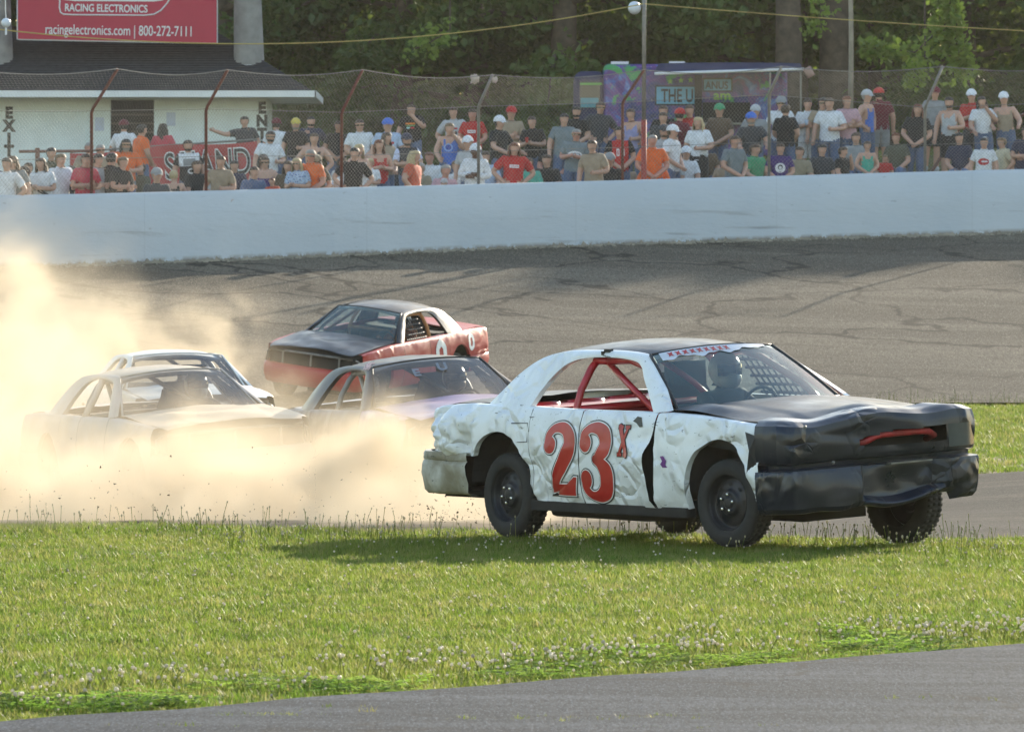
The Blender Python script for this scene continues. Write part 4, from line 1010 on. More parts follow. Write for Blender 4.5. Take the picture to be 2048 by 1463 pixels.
driver('d', carP, MbP, 'person with dark helmet driving the purple car behind the white one', M_suit, flat('helmet_dark', (.05,.05,.07), .3))
M_dust1 = dirty_paint('dust_covered_grey', (.42,.38,.36), .7, .5, (.46,.38,.28), .1, .3, (.2,.1,.08), .6)
M_dust2 = dirty_paint('dust_covered_tan', (.45,.36,.27), .6, .5, (.48,.39,.28), .1, .25, (.2,.15,.1), .4)
carD, MbD = sedan('race_car', 'tan dust covered sedan half hidden in the dust cloud at left', (-4.08, 81.3, -.27, -68.8),
    dict(op, seed=21.0, paint=M_dust1, paint_front_fender=M_dust1, paint_front_door=M_dust1, roof=M_dust2, hood=M_dust2, bumper=M_dust1, trunk=M_dust1, frame=M_dust1, cage=M_galv, bpillar=True, scale=.965, seal=M_dust1, roll=4.2, ampR=amp_std(.8)))
driver('d', carD, MbD, 'person in pale helmet driving the tan dust covered sedan', M_suit, M_helm)
M_dustw = dirty_paint('dusty_white', (.82,.80,.76), .3, .45, (.46,.38,.28), .1, .2, (.2,.15,.1), .4)
carW, MbW = sedan('race_car', 'white roofed sedan farthest back at left, almost hidden behind the tan one', (-4.66, 99.0, -.27, -77),
    dict(op, seed=31.0, paint=M_dustw, paint_front_fender=M_dustw, paint_front_door=M_dustw, roof=M_dustw, hood=M_dustw, bumper=M_dustw, trunk=M_dustw, frame=M_dustw, cage=M_galv, bpillar=True, seal=M_dustw, roll0=.8, ampR=amp_std(.6)))
M_red2 = dirty_paint('faded_red_paint', (.40,.012,.012), .06, .34, (.25,.12,.08), .12, .25, (.5,.35,.3), .2)
M_blk2 = dirty_paint('flat_black_hood', (.020,.020,.022), .2, .38, (.12,.10,.08), .2, .2, (.1,.1,.1), 0)
M_orange = flat('orange_net', (.45,.20,.07), .7, 0, .2, 9)
carR, MbR = sedan('race_car', 'red car with black hood and roof turned sideways on the banked track', (-1.70, 122.35, .49, -115.9),
    dict(op, seed=41.0, paint=M_red2, paint_front_fender=M_red2, paint_front_door=M_red2, roof=M_blk2, hood=M_blk2, bumper=M_red2, trunk=M_red2, frame=M_blk2, cage=M_orange, bpillar=False, scale=.96, roll0=-7.0, pitch0=-4.4, ampR=amp_std(.7), ampL=amp_std(.5), glass=M_glass, net=M_black))
ysR = lambda x, z: yside(x, z, 41.0, amp_std(.5))
def disc_ring(name, x0, z0, w_, h_): paint_shape(name, [[(.5,.98,.34),(.14,.80,.36),(.10,.5,.36),(.14,.2,.36),(.5,.02,.34),(.86,.2,.36),(.9,.5,.36),(.86,.8,.36),(.5,.98,.34)]], [], x0, z0, w_, h_, .010, 0, M_nwht, carR, MbR, 1, ysR)
disc_ring('number_digit', .62, .42, .34, .48); disc_ring('number_digit', -.52, .68, .20, .24)
driver('d', carR, MbR, 'person in orange and dark suit driving the red and black car', flat('orange_suit', (.40,.11,.04), .8), flat('helmet_grey', (.3,.3,.32), .3))
# ------------------------------------------------------------------ people: a few poses, each one continuous skinned body; clothes are shells grown from it
ARMS = {  # (elbow, wrist) for the right (-x) and left (+x) arm; the figure faces -y
 'down':   (((-.27,.03,1.16),(-.285,-.06,.92)), ((.27,.03,1.16),(.285,-.06,.92))),
 'cross':  (((-.27,-.02,1.16),(.02,-.20,1.18)), ((.27,-.02,1.15),(-.02,-.22,1.14))),
 'phone':  (((-.25,-.02,1.15),(-.07,-.27,1.20)), ((.25,-.02,1.15),(.05,-.27,1.18))),
 'face':   (((-.27,-.02,1.15),(-.24,-.20,1.02)), ((.29,-.08,1.20),(.07,-.17,1.47))),
 'lean':   (((-.30,-.10,1.16),(-.26,-.36,1.06)), ((.30,-.10,1.16),(.26,-.36,1.06))),
 'point':  (((-.40,-.05,1.36),(-.62,-.14,1.45)), ((.27,.03,1.16),(.285,-.06,.92))),
 'hips':   (((-.37,.05,1.16),(-.20,-.05,.99)), ((.37,.05,1.16),(.20,-.05,.99))),
 'clasp':  (((-.28,.0,1.15),(-.05,-.21,.97)), ((.28,.0,1.15),(.05,-.21,.965))),
 'one':    (((-.27,.03,1.16),(-.285,-.06,.92)), ((.29,-.03,1.14),(.10,-.26,1.12))),
 'sit':    (((-.26,-.06,1.14),(-.12,-.28,1.00)), ((.26,-.06,1.14),(.12,-.28,.99)))}
POSE = {}
def seg_dist(P, a, b):
    ab = b-a; t = np.clip(((P-a)@ab)/max(1e-9, ab@ab), 0, 1); return np.linalg.norm(P-(a+t[:, None]*ab), axis=1), t
def make_pose(key):
    sit = key == 'sit'; (eR, wR), (eL, wL) = ARMS[key]
    V_ = [(0,.0,.96),(0,.005,1.12),(0,0,1.31),(0,.015,1.44),(0,.0,1.51),(0,-.014,1.565),(0,-.018,1.63),(0,-.008,1.695),(0,.0,1.735)]
    rr = [(.175,.125),(.165,.12),(.19,.13),(.08,.075),(.052,.058),(.066,.084),(.094,.118),(.088,.110),(.05,.06)]
    E_ = [(i, i+1) for i in range(8)]; parts = ['pelvis', 'torso', 'torso', 'neck', 'head', 'head', 'head', 'head']
    def chain(start, pts, rad, nm):
        last = start
        for p, r, n_ in zip(pts, rad, nm):
            V_.append(tuple(p)); rr.append(r); E_.append((last, len(V_)-1)); parts.append(n_); last = len(V_)-1
    for s, e_, w_ in ((-1, eR, wR), (1, eL, wL)):
        hd = Vector(w_)+(Vector(w_)-Vector(e_)).normalized()*.085
        chain(2, [(s*.175, .01, 1.405), e_, w_, hd], [.082, .056, .040, (.046,.03)], ['torso', 'uparm', 'forearm', 'hand'])
        if sit: L_ = [(s*.10, 0, .93), (s*.13, -.44, .93), (s*.12, -.40, .52), (s*.12, -.54, .47)]
        else: L_ = [(s*.09, 0, .90), (s*.105, -.02, .50), (s*.11, .02, .085), (s*.125, -.13, .04)]
        chain(0, L_, [.115, .078, .055, .048], ['pelvis', 'thigh', 'calf', 'foot'])
    me = skin_mesh('body', V_, E_, rr, 2)
    n = len(me.vertices); co = np.empty(n*3); me.vertices.foreach_get('co', co); co = co.reshape(-1, 3)
    A = np.array(V_); best = np.full(n, 9.); lab = np.zeros(n, int); tt = np.zeros(n)
    for k, (a, b) in enumerate(E_):
        r = .5*(np.mean(rr[a])+np.mean(rr[b])); dd, t = seg_dist(co, A[a], A[b]); dd = dd/r
        m_ = dd < best; best[m_] = dd[m_]; lab[m_] = k; tt[m_] = t[m_]
    names = np.array(parts)[lab]
    # nose, brow and chin modelled into the head
    hd = names == 'head'
    for i in np.where(hd)[0]:
        x, y, z = co[i]
        if y < -.05: co[i, 1] -= .022*math.exp(-(x/.018)**2-((z-1.60)/.022)**2); co[i, 1] += .010*math.exp(-((abs(x)-.032)/.018)**2-((z-1.628)/.014)**2)
    me.vertices.foreach_set('co', co.ravel()); me.update()
    bm = bmesh.new(); bm.from_mesh(me)
    no = np.array([v.normal[:] for v in bm.verts]); 
    # eyes and fingers belong to the body mesh
    fb = MB()
    for s in (-1, 1): fb.sphere((s*.031, -.093, 1.628), (.012, .008, .007), 6, 4, 1)
    for s, e_, w_ in ((-1, eR, wR), (1, eL, wL)):
        w_, e_ = Vector(w_), Vector(e_); ax = (w_-e_).normalized(); palm = w_+ax*.075; sd_ = ax.cross(Vector((0, 1, 0) if abs(ax.y) < .8 else (0, 0, 1))).normalized(); dn = ax.cross(sd_)
        for k, ln in enumerate((.062, .072, .068, .052)):
            p0 = palm+sd_*(-.027+.018*k); p1 = p0+ax*ln*.55+dn*.004; p2 = p0+ax*ln*.9+dn*.024; fb.tube([p0, p1, p2], [.010, .009, .007], 5)
        t0 = w_+ax*.03-sd_*.028; fb.tube([t0, t0+ax*.03-sd_*.022, t0+ax*.06-sd_*.022], [.012, .010, .008], 5)
    bm.free()
    faces = [tuple(p.vertices) for p in me.polygons]
    full = MB().add(co, faces).add(fb.v, fb.f); full.m = [0]*len(faces)+fb.m
    D = {'body': full.mesh('body')}
    def shell(sel, off, nm):
        keep = [f for f in faces if all(sel[i] for i in f)]; used = sorted({i for f in keep for i in f}); mp = {u: k for k, u in enumerate(used)}
        p = co[used]+no[used]*off
        if nm == 'shirt': p[p[:, 2] < .945, 2] = .885
        return MB().add(p, [tuple(mp[i] for i in f) for f in keep]).mesh(nm)
    tor = (names == 'torso') | ((names == 'pelvis') & (co[:, 2] > .90)) | ((names == 'neck') & (co[:, 2] < 1.455))
    ua = names == 'uparm'; fa = names == 'forearm'
    D['tee'] = shell(tor | (ua & (tt < .72)), .016, 'shirt'); D['long'] = shell(tor | ua | (fa & (tt < .9)), .016, 'shirt')
    D['tank'] = shell(tor & (np.abs(co[:, 0]) < .155) & (co[:, 2] < 1.43) & ~((co[:, 2] > 1.36) & (np.abs(co[:, 0]) < .07)), .014, 'shirt')
    leg = (names == 'thigh') | (names == 'calf') | ((names == 'pelvis') & (co[:, 2] < 1.0))
    D['pants'] = shell(leg | ((names == 'foot') & (tt < .2)), .010, 'pants'); D['shorts'] = shell(((names == 'thigh') & (tt < .95)) | ((names == 'pelvis') & (co[:, 2] < 1.0)), .016, 'shorts')
    D['shoes'] = shell(names == 'foot', .012, 'shoe')
    hair = hd & ((co[:, 2] > 1.665) | ((co[:, 1] > -.02) & (co[:, 2] > 1.57)) | ((np.abs(co[:, 0]) > .06) & (co[:, 1] > -.05) & (co[:, 2] > 1.60)))
    D['hair'] = shell(hair, .014, 'hair'); D['buzz'] = shell(hair & (co[:, 2] > 1.60), .005, 'hair')
    D['beard'] = shell((hd | (names == 'neck')) & (co[:, 1] < -.01) & (co[:, 2] < 1.592) & (co[:, 2] > 1.525), .013, 'beard')
    POSE[key] = D
for k in ARMS: make_pose(k)
hr = MB(); rows = []
for i in range(9):            # long hair falling behind and beside the face to the shoulders
    t = i/8; z = 1.735-.36*t; rx = .055+.055*math.sin(min(1, t*2.2)*math.pi/2)+.02*t; ry = .06+.05*math.sin(min(1, t*2.2)*math.pi/2)
    rows.append([(rx*math.sin(a)*(1+.05*math.sin(a*9+i)), .005+ry*math.cos(a)+.012*math.sin(a*7+i*1.3), z-.02*math.sin(a*5)*t) for a in lin(-2.25, 2.25, 26)])
hr.grid(rows, flip=True).grid([[(0, .0, 1.745)]*26, rows[0]], flip=True); LONG = hr.mesh('hair')
hr = MB().sphere((0, .10, 1.68), .05, 10, 8); BUN = hr.mesh('hair')
cp = MB(); rows = [[(.112*math.cos(a)*math.cos(t), -.010+.132*math.sin(a)*math.cos(t), 1.665+.125*math.sin(t)) for a in lin(0, 2*math.pi, 21)] for t in lin(0, math.pi/2, 7)]
cp.grid(rows); cp.grid([[(.092*u*(1-.25*v), -.115-.085*v*(1-.5*u*u), 1.672-.018*v-.02*u*u) for u in lin(-1, 1, 9)] for v in lin(0, 1, 4)]); CAP = cp.mesh('cap')
gl = MB().grid([[(.090*math.sin(a), -.015-.108*math.cos(a), z) for a in lin(-1.25, 1.25, 13)] for z in (1.612, 1.642)], flip=True); SHADES = gl.mesh('sunglasses')
cup_me = MB().lathe([(0, 0), (.030, 0), (.038, .11), (0, .11)], 10, Matrix.Rotation(R(90), 4, 'X')).mesh('cup')
SKINS = [flat('skin_fair', (.52,.30,.22), .55, 0, .08, 12), flat('skin_tan', (.40,.21,.14), .55, 0, .08, 12), flat('skin_ruddy', (.50,.24,.18), .55, 0, .1, 12), flat('skin_brown', (.14,.07,.045), .5, 0, .1, 12)]
M_eye = flat('eye_dark', (.02,.015,.012), .3)
HC = dict(dk=(.022,.016,.012), br=(.07,.04,.022), lb=(.17,.105,.05), bl=(.45,.34,.18), gy=(.28,.26,.24), rd=(.16,.05,.02), wh=(.55,.53,.50), au=(.15,.045,.02))
HM = {k: flat('hair_'+k, v, .6, 0, .25, 30) for k, v in HC.items()}
COL = dict(white=(.72,.73,.76), ltblue=(.42,.52,.68), black=(.018,.018,.02), navy=(.03,.035,.07), charcoal=(.05,.052,.06), grey=(.28,.29,.30), ltgrey=(.45,.46,.48), red=(.48,.03,.03), pinkred=(.52,.06,.09), maroon=(.14,.015,.03), orange=(.75,.14,.03), blue=(.06,.16,.55), tan=(.36,.28,.20), olive=(.10,.10,.07), green=(.06,.30,.14), purple=(.07,.04,.17), pink=(.58,.36,.40), cream=(.60,.52,.36), teal=(.08,.40,.30), brown=(.13,.09,.06), denim=(.10,.14,.24), khaki=(.30,.25,.17), yellow=(.60,.48,.10), slate=(.18,.22,.24), lilac=(.30,.30,.52), redorange=(.55,.10,.05))
def print_mat(base, mark):
    """shirt cloth with a printed mark on the chest (object space, front only)"""
    k = ('print', base, mark)
    if k in _cache: return _cache[k]
    col = COL[base]; m, g, b = pmat('printed_cloth', col, .85, spec=.2); c = g.coord(); xyz = g.new('ShaderNodeSeparateXYZ'); g.L(c, xyz.inputs[0]); X, Y, Z = xyz.outputs
    front = g.math('LESS_THAN', Y, -.02)
    def ell(cx, cz, rx, rz):
        a = g.math('POWER', g.math('DIVIDE', g.math('SUBTRACT', X, cx), rx), 2.0); d_ = g.math('POWER', g.math('DIVIDE', g.math('SUBTRACT', Z, cz), rz), 2.0)
        return g.math('MULTIPLY', g.math('LESS_THAN', g.math('ADD', a, d_), 1.0), front)
    def rect(cx, cz, rx, rz):
        return g.math('MULTIPLY', g.math('MULTIPLY', g.math('COMPARE', X, cx, rx), g.math('COMPARE', Z, cz, rz)), front)
    n = g.noise(c, 9, 4); cc = g.ramp(n, [(.3, tuple(x*.8 for x in col)), (.7, tuple(min(1, x*1.1) for x in col))])
    W_ = (.7,.7,.72); K_ = (.02,.02,.025); R_ = (.45,.03,.04)
    if mark == 'oval': cc = g.mix(ell(.0,1.22,.13,.075), cc, W_); cc = g.mix(ell(.01,1.22,.095,.04), cc, COL[base]); cc = g.mix(ell(.02,1.225,.05,.02), cc, W_)
    elif mark == 'round': cc = g.mix(ell(0,1.22,.105,.105), cc, W_); cc = g.mix(ell(0,1.235,.05,.055), cc, K_); cc = g.mix(ell(0,1.225,.03,.035), cc, W_); cc = g.mix(rect(0,1.14,.03,.006), cc, K_)
    elif mark == 'lips': cc = g.mix(ell(0,1.22,.12,.075), cc, R_); cc = g.mix(ell(.02,1.225,.075,.018), cc, W_)
    elif mark == 'bars': cc = g.mix(rect(0,1.31,.10,.018), cc, (.70,.20,.03)); cc = g.mix(rect(.01,1.265,.09,.012), cc, (.15,.35,.12)); cc = g.mix(rect(-.045,1.215,.035,.018), cc, (.35,.6,.6)); cc = g.mix(rect(.045,1.215,.04,.018), cc, R_)
    elif mark == 'text': cc = g.mix(rect(0,1.28,.085,.030), cc, W_); cc = g.mix(rect(.0,1.28,.07,.006), cc, COL[base])
    elif mark == 'grey': cc = g.mix(rect(0,1.28,.10,.035), cc, (.28,.22,.24))
    elif mark == 'num': cc = g.mix(rect(0,1.30,.09,.018), cc, R_); cc = g.mix(rect(-.035,1.21,.03,.03), cc, K_); cc = g.mix(rect(.045,1.21,.03,.03), cc, K_)
    elif mark == 'eleven': cc = g.mix(rect(-.05,1.25,.028,.07), cc, W_); cc = g.mix(rect(.05,1.25,.028,.07), cc, W_); cc = g.mix(rect(-.05,1.25,.011,.045), cc, COL[base]); cc = g.mix(g.math('GREATER_THAN', g.math('ABSOLUTE', X), .155), cc, K_)
    elif mark == 'jersey': cc = g.mix(rect(0,1.30,.12,.07), cc, (.25,.26,.27)); cc = g.mix(g.math('LESS_THAN', Z, 1.22), cc, K_); cc = g.mix(ell(.04,1.12,.085,.06), cc, W_); cc = g.mix(ell(.045,1.12,.06,.028), cc, K_); cc = g.mix(g.math('GREATER_THAN', g.math('ABSOLUTE', X), .20), cc, K_)
    elif mark == 'ring': cc = g.mix(ell(-.04,1.24,.09,.085), cc, (.25,.40,.72)); cc = g.mix(ell(-.04,1.24,.06,.055), cc, (.04,.08,.35))
    elif mark == 'badge': cc = g.mix(ell(.09,1.28,.03,.028), cc, R_)
    elif mark == 'floral':
        vo = g.new('ShaderNodeTexVoronoi'); g.L(c, vo.inputs['Vector']); vo.inputs['Scale'].default_value = 22; cc = g.mix(g.ramp(vo.outputs['Distance'], [(.25, .8), (.4, 0.)]), cc, (.06,.09,.30))
    elif mark == 'sleeves': cc = g.mix(g.math('GREATER_THAN', g.math('ABSOLUTE', X), .19), cc, (.55,.58,.75))
    g.L(cc, b.inputs['Base Color']); g.L(g.bump(n, .6, .03), b.inputs['Normal']); _cache[k] = m; return m
CH = {}
def use(o, mat): 
    o.material_slots[0].link = 'OBJECT'; o.material_slots[0].material = mat
for D in POSE.values():
    for k, me in D.items(): me.materials.append(SKINS[0])
    D['body'].materials.append(M_eye)
for me in (LONG, BUN, CAP, SHADES, cup_me): me.materials.append(M_black)
def person(px, py, pose, top, hair, label, cap=None, lower=('pants', 'denim'), skin=0, beard=None, shades=False, long=False, turn=0, mark=None, kid=0, cut='tee', wide=1.0, back=None, cup=None, bun=False):
    if pose == 'down': pose = ('down', 'hips', 'clasp', 'one', 'clasp', 'one')[int(px*7+py) % 6]
    # stand on the hillside where the head reaches the photographed height
    H0 = (1.775 if not cap else 1.79); sit = pose == 'sit'
    scl = (kid if kid else random.uniform(.97, 1.03)); x = 0
    best = None
    for i in range(121):
        dd = WD((px-CX)/F*143)+.55+i*.3
        if dd > 173: break
        x = (px-CX)*dd/F
        if dd < WD(x)+.5: continue
        g_ = hill(x, dd)-(.45 if sit else 0)
        z = CAMZ+(HY-py)*dd/F; need = (z-g_)/H0
        e_ = abs(need-scl)
        if back is not None: e_ += .03*abs(dd-WD(x)-back)
        if best is None or e_ < best[0]: best = (e_, dd, need)
    dd = best[1]; need = min(1.14 if not kid else kid*1.12, max(.80 if not kid else kid*.85, best[2])); x = (px-CX)*dd/F
    root = empty('person', (x, dd, hill(x, dd)-(.45*need if sit else 0)), R(turn+random.uniform(-22, 22))); root.scale = (need*wide, need*wide, need)
    root.location.z = CAMZ+(HY-py)*dd/F-H0*need
    if root.location.z > hill(x, dd)+.01 and not sit: root.location.z = hill(x, dd)
    root.rotation_euler.y = R(random.uniform(-3.5, 3.5))
    tag(root, label, 'person', 'spectators behind the wall')
    D = POSE[pose]
    def part(n_, me, mat): o = link(n_, me, None, root); use(o, mat); return o
    part('body', D['body'], SKINS[skin])
    part('shirt', D[cut], print_mat(top, mark) if mark else cloth(COL[top]))
    part(lower[0], D[lower[0]], cloth(COL[lower[1]])); part('shoes', D['shoes'], cloth(COL['ltgrey' if px % 2 else 'black']))
    if hair:
        if hair.startswith('z'): part('hair', D['buzz'], HM[hair[1:]])
        else:
            part('hair', D['hair'], HM[hair])
            if long: part('hair', LONG, HM[hair])
            if bun: part('hair', BUN, HM[hair])
    if cap: part('cap', CAP, cloth(COL[cap]))
    if beard: part('beard', D['beard'], HM[beard])
    if shades: part('sunglasses', SHADES, M_visor)
    if cup:
        w_ = ARMS[pose][0][1]; o = link('cup', cup_me, None, None); use(o, cloth(COL[cup])); mw = Matrix.LocRotScale(root.location, root.rotation_euler, root.scale)
        o.matrix_basis = mw @ TR(w_[0]+.02, w_[1]-.09, w_[2]+.0); tag(o, 'drink cup held by the '+label, 'cup')
    return root
T_, Kd = True, .66
person(7,312,'down','white','dk','person in white patterned shirt at the far left edge')
person(34,308,'down','slate','br','person with brown hair and sunglasses, second row at far left',shades=T_,long=T_)
person(29,325,'sit','ltblue','gy','grey haired person in pale blue shirt beside the slanting dark rail',skin=2)
person(51,331,'sit','brown','dk','person in black cap and grey brown shirt at far left','black')
person(91,312,'phone','white','br','long brown haired person in white tee holding hands to mouth at left',long=T_)
person(104,292,'down','olive','dk','dark haired person behind the level rail in front of white building')
person(121,304,'down','white','lb','sandy haired person in white beside the woman in white tee',turn=35)
person(131,333,'down','black','br','child in white and blue cap and black shirt at the wall','white',kid=.78)
person(170,304,'cross','pinkred','br','brown haired person in coral red tee left of the first fence post',turn=40)
person(173,281,'down','tan','zgy','bald pink headed person behind the first fence post',skin=2)
person(200,304,'cross','ltgrey','dk','dark haired person in light grey right of the first fence post',turn=35)
person(208,285,'down','tan','zgy','balding person with sunglasses in front of the red banner end',skin=2,shades=T_)
person(225,302,'down','black','dk','black haired person just left of the orange shirted bearded one',turn=160)
person(239,310,'cross','black','lb','sandy haired youth in black tee with folded arms at the wall',turn=45)
person(250,275,'down','orange','dk','long haired bearded person in orange with sunglasses before the banner',long=T_,beard='gy',shades=T_,wide=1.06)
person(254,238,'lean','white','dk','person in dark red cap and white shirt at the building counter','maroon',turn=180)
person(284,246,'down','orange','dk','person in orange standing in the dark doorway of building',turn=120)
person(328,244,'down','pinkred','dk','long dark haired person in raspberry top before the white building',long=T_,turn=150)
person(358,225,'cross','maroon','dk','person in maroon cap and maroon printed shirt before the building','maroon',mark='grey',wide=1.06)
person(433,228,'down','slate','dk','short haired person in grey green shirt before the white building')
person(496,230,'point','charcoal','dk','person in dark slate shirt stretching an arm to the left',turn=10,wide=1.05)
person(383,277,'down','white','dk','bearded person in white and black jersey with oval logo',beard='dk',mark='jersey',wide=1.05)
person(434,309,'down','tan','br','brown haired person behind the grey shirted one, hand on neck')
person(441,332,'lean','ltgrey','gy','grey haired person in pale grey tee leaning at the wall')
person(353,338,'sit','black','bl','blonde person in black strap top with back turned',cut='tank',turn=160,kid=.9)
person(315,334,'sit','charcoal','gy','person in grey cap and charcoal shirt below the banner','grey',turn=30)
person(532,259,'down','white','dk','bearded person with sunglasses in white tee at banner end',shades=T_,beard='dk',wide=1.06)
person(548,235,'point','white','dk','person in dark red cap with arm out right of the EN letters','maroon',turn=170)
person(590,235,'down','black','gy','grey bearded person in yellow and grey cap','yellow',beard='gy')
person(623,230,'down','navy','zdk','shaven bearded person in navy shirt looking right',beard='dk',turn=40,wide=1.08)
person(669,239,'down','black','br','slim person in black clothes beside the third fence post',skin=1)
person(626,263,'down','charcoal','br','brown haired person in dark strap top in middle row',cut='tank')
person(614,296,'down','orange','gy','grey haired person in bright orange with glasses',shades=T_,skin=2)
person(520,305,'sit','tan','dk','dark haired person with sunglasses in tan strap top',cut='tank',shades=T_,long=T_)
person(538,310,'sit','purple','br','person with glasses in dark purple strap top at the wall',cut='tank',shades=T_)
person(602,313,'phone','ltblue','bl','blonde person with sunglasses in blue floral top',long=T_,shades=T_,mark='floral')
person(636,308,'down','olive','dk','long haired bearded person in tan cap','khaki',beard='dk',long=T_,shades=T_)
person(648,326,'down','ltblue','bl','blond child in light blue shirt at the wall',kid=.8)
person(549,354,'down','redorange','rd','small red haired child just above the wall',kid=.62)
person(594,354,'down','grey','br','small brown haired child peeking over the wall',kid=.62)
person(726,236,'down','white','br','person with sunglasses in white speckled tee right of third post',shades=T_,wide=1.08)
person(719,285,'phone','white','bl','long blonde haired person with sunglasses on head in white strap top',cut='tank',long=T_,turn=40)
person(735,314,'phone','white','bl','blond child in white printed tee held before the blonde woman',kid=.8,mark='text')
person(776,235,'down','ltblue','gy','person in blue cap and pale blue shirt with red badge','blue',mark='badge',wide=1.1)
person(826,206,'face','black','zbr','tall person in black tee with orange print, hand at face',mark='bars',wide=1.12)
person(764,276,'phone','red','rd','young person in red strap top with red sunglasses',cut='tank',long=T_)
person(772,262,'down','tan','br','brown haired person with sunglasses on head behind the red top',long=T_,turn=30)
person(822,265,'cross','charcoal','dk','bearded person in navy cap and charcoal shirt with pale sleeves','navy',beard='dk',mark='sleeves',wide=1.05,turn=20)
person(825,298,'down','redorange','bl','blonde grey haired person in orange red tee at the wall',long=T_,turn=50,wide=1.1)
person(862,301,'sit','white','rd','person with reddish hair in white top beside the orange red tee',skin=2)
person(898,243,'face','blue','lb','person in blue sleeveless basketball jersey with hand at mouth',cut='tank',mark='ring',wide=1.05)
person(912,211,'down','ltgrey','br','tall person in pale grey numbered jersey behind the blue one',mark='num')
person(884,326,'sit','pink','gy','older person in pink seated low by the wall',skin=2)
person(884,356,'down','grey','dk','small child in grey cap barely above the wall','ltgrey',kid=.62)
person(945,215,'down','red','br','person in red tee with white print behind fourth fence post',mark='text',skin=2)
person(945,270,'down','ltgrey','dk','person in white and red cap behind the white hooded one','white')
person(947,286,'cross','white','dk','person in white cap and white long sleeves with crossed arms','white',skin=3,cut='long',wide=1.05)
person(1014,211,'cross','tan','br','person in bright red cap and tan tee with crossed arms','red',wide=1.05)
person(1000,230,'lean','black','dk','person in white cap and black shirt beside the red cap','white',turn=30)
person(1070,230,'phone','black','br','person in black holding a red cup in middle',cup='red')
person(1021,282,'down','red','rd','long auburn haired person in red tee at the wall',long=T_,mark='text',wide=1.1)
person(1104,270,'sit','black','gy','grey haired person in black seated left of the grey logo tee',skin=2,wide=1.05)
person(1091,306,'sit','black','br','person in black with orange lit shoulder near wall',wide=1.05)
person(1123,224,'down','slate','dk','dark haired person in slate shirt in back row')
person(1148,210,'down','black','dk','dark bearded person in black tee left of the tall polo',beard='dk')
person(1192,201,'down','charcoal','br','tall person in dark polo shirt with sunglasses',shades=T_,wide=1.1)
person(1144,254,'phone','slate','zgy','big person in grey tee with white oval logo holding phone',shades=T_,mark='oval',wide=1.1,skin=2)
person(1192,277,'down','tan','br','person with tied brown hair seated behind the grey logo tee',bun=T_)
person(1212,288,'down','red','au','small child with auburn hair beside the red jersey',kid=.72)
person(1213,304,'sit','black','br','young person in black tee and visor cap at the wall','grey')
person(1242,250,'down','red','dk','person in red jersey with white number, fifth fence post',mark='eleven')
person(1271,214,'down','lilac','br','person in lilac sleeveless top left of the lamp pole',cut='tank')
person(1304,266,'down','orange','zgy','older person in orange tee right of the lamp pole',skin=2,wide=1.06)
person(1301,308,'sit','orange','dk','dark bearded person in bright orange tee at the wall',beard='dk',wide=1.12)
person(1332,208,'down','black','br','person in black below the food truck sign')
person(1325,222,'down','charcoal','br','person in charcoal shirt in front of the blue sign')
person(1353,215,'down','maroon','dk','person in red cap turned away under the blue sign','red',turn=150)
person(1380,207,'down','red','br','tall slim person in red tee with white print',mark='text')
person(1329,248,'down','ltgrey','dk','bearded person in dark cap and light grey tee','charcoal',beard='br')
person(1344,248,'down','white','br','person in white cap beside the bearded one in dark cap','white',turn=60)
person(1398,231,'down','white','bl','blonde person in white tee with black bag strap',long=T_,lower=('shorts','black'))
person(1434,206,'down','brown','br','person in green cap and brown shirt under the service hatch','green',wide=1.05)
person(1368,291,'sit','white','br','seated person in white tee and white cap at the wall','white')
person(1448,316,'down','tan','lb','small child in tan top left of the green shirt',kid=.68)
person(1505,208,'down','grey','rd','person in light cap and grey tee in back row by awning','ltgrey')
person(1507,223,'lean','charcoal','gy','grey bearded person in blue cap and dark shirt','blue',beard='gy',wide=1.1)
person(1509,285,'sit','green','br','person in green tee left of the sixth fence post',wide=1.1,turn=30)
person(1556,284,'down','purple','br','person in purple tee with round white logo at the wall',mark='round',wide=1.05,kid=.92)
person(1560,191,'down','white','dk','person in grey cap and white shirt carrying a dark pack','grey',shades=T_)
person(1574,206,'down','black','br','person in black with pale shoulders beside the grey cap',turn=150)
person(1616,195,'phone','white','br','person in long white dress holding a cup',cut='tee',lower=('shorts','white'),cup='ltblue')
person(1638,192,'down','tan','dk','dark haired person behind the two in white',shades=T_)
person(1658,193,'down','white','br','broad person in plain white tee before brown trunks',wide=1.08)
person(1700,189,'cross','pink','rd','person in pale pink top with folded arms')
person(1737,178,'down','blue','gy','person in pale cap and blue sleeveless top','ltgrey',cut='tank',turn=60)
person(1761,174,'down','maroon','dk','person in red cap, red patterned shirt and grey shorts','red',lower=('shorts','grey'),turn=-150,wide=1.08)
person(1688,291,'face','black','br','person in black drinking from a red and white can',turn=40,wide=1.05)
person(1732,280,'down','teal','br','girl in turquoise strap top near the red shirted man',cut='tank',kid=.8)
person(1766,308,'down','red','lb','small blond child at the wall below the red shirt',kid=.6)
person(1827,205,'down','black','au','auburn haired person in black dress beside seventh post',long=T_)
person(1861,172,'down','grey','dk','tall person in dark cap, grey tee and dark shorts by seventh post','maroon',lower=('shorts','black'))
person(1900,191,'down','ltgrey','dk','bearded person in pale sleeveless top and black shorts',beard='dk',cut='tank',lower=('shorts','black'))
person(1949,177,'phone','red','dk','person in white cap and red and dark shirt at right','white',lower=('shorts','charcoal'))
person(1972,190,'face','white','dk','dark haired person in white tee by the handrail',long=T_,lower=('shorts','denim'))
person(2017,182,'lean','tan','br','person in white cap and tan strap top leaning on handrail','white',cut='tank',lower=('shorts','denim'))
person(1966,272,'down','white','zdk','person in white tee with red lips print at far right',mark='lips',kid=.92)
person(2009,272,'down','cream','lb','slim person in cream top right of the lips tee',turn=-60,kid=.9)
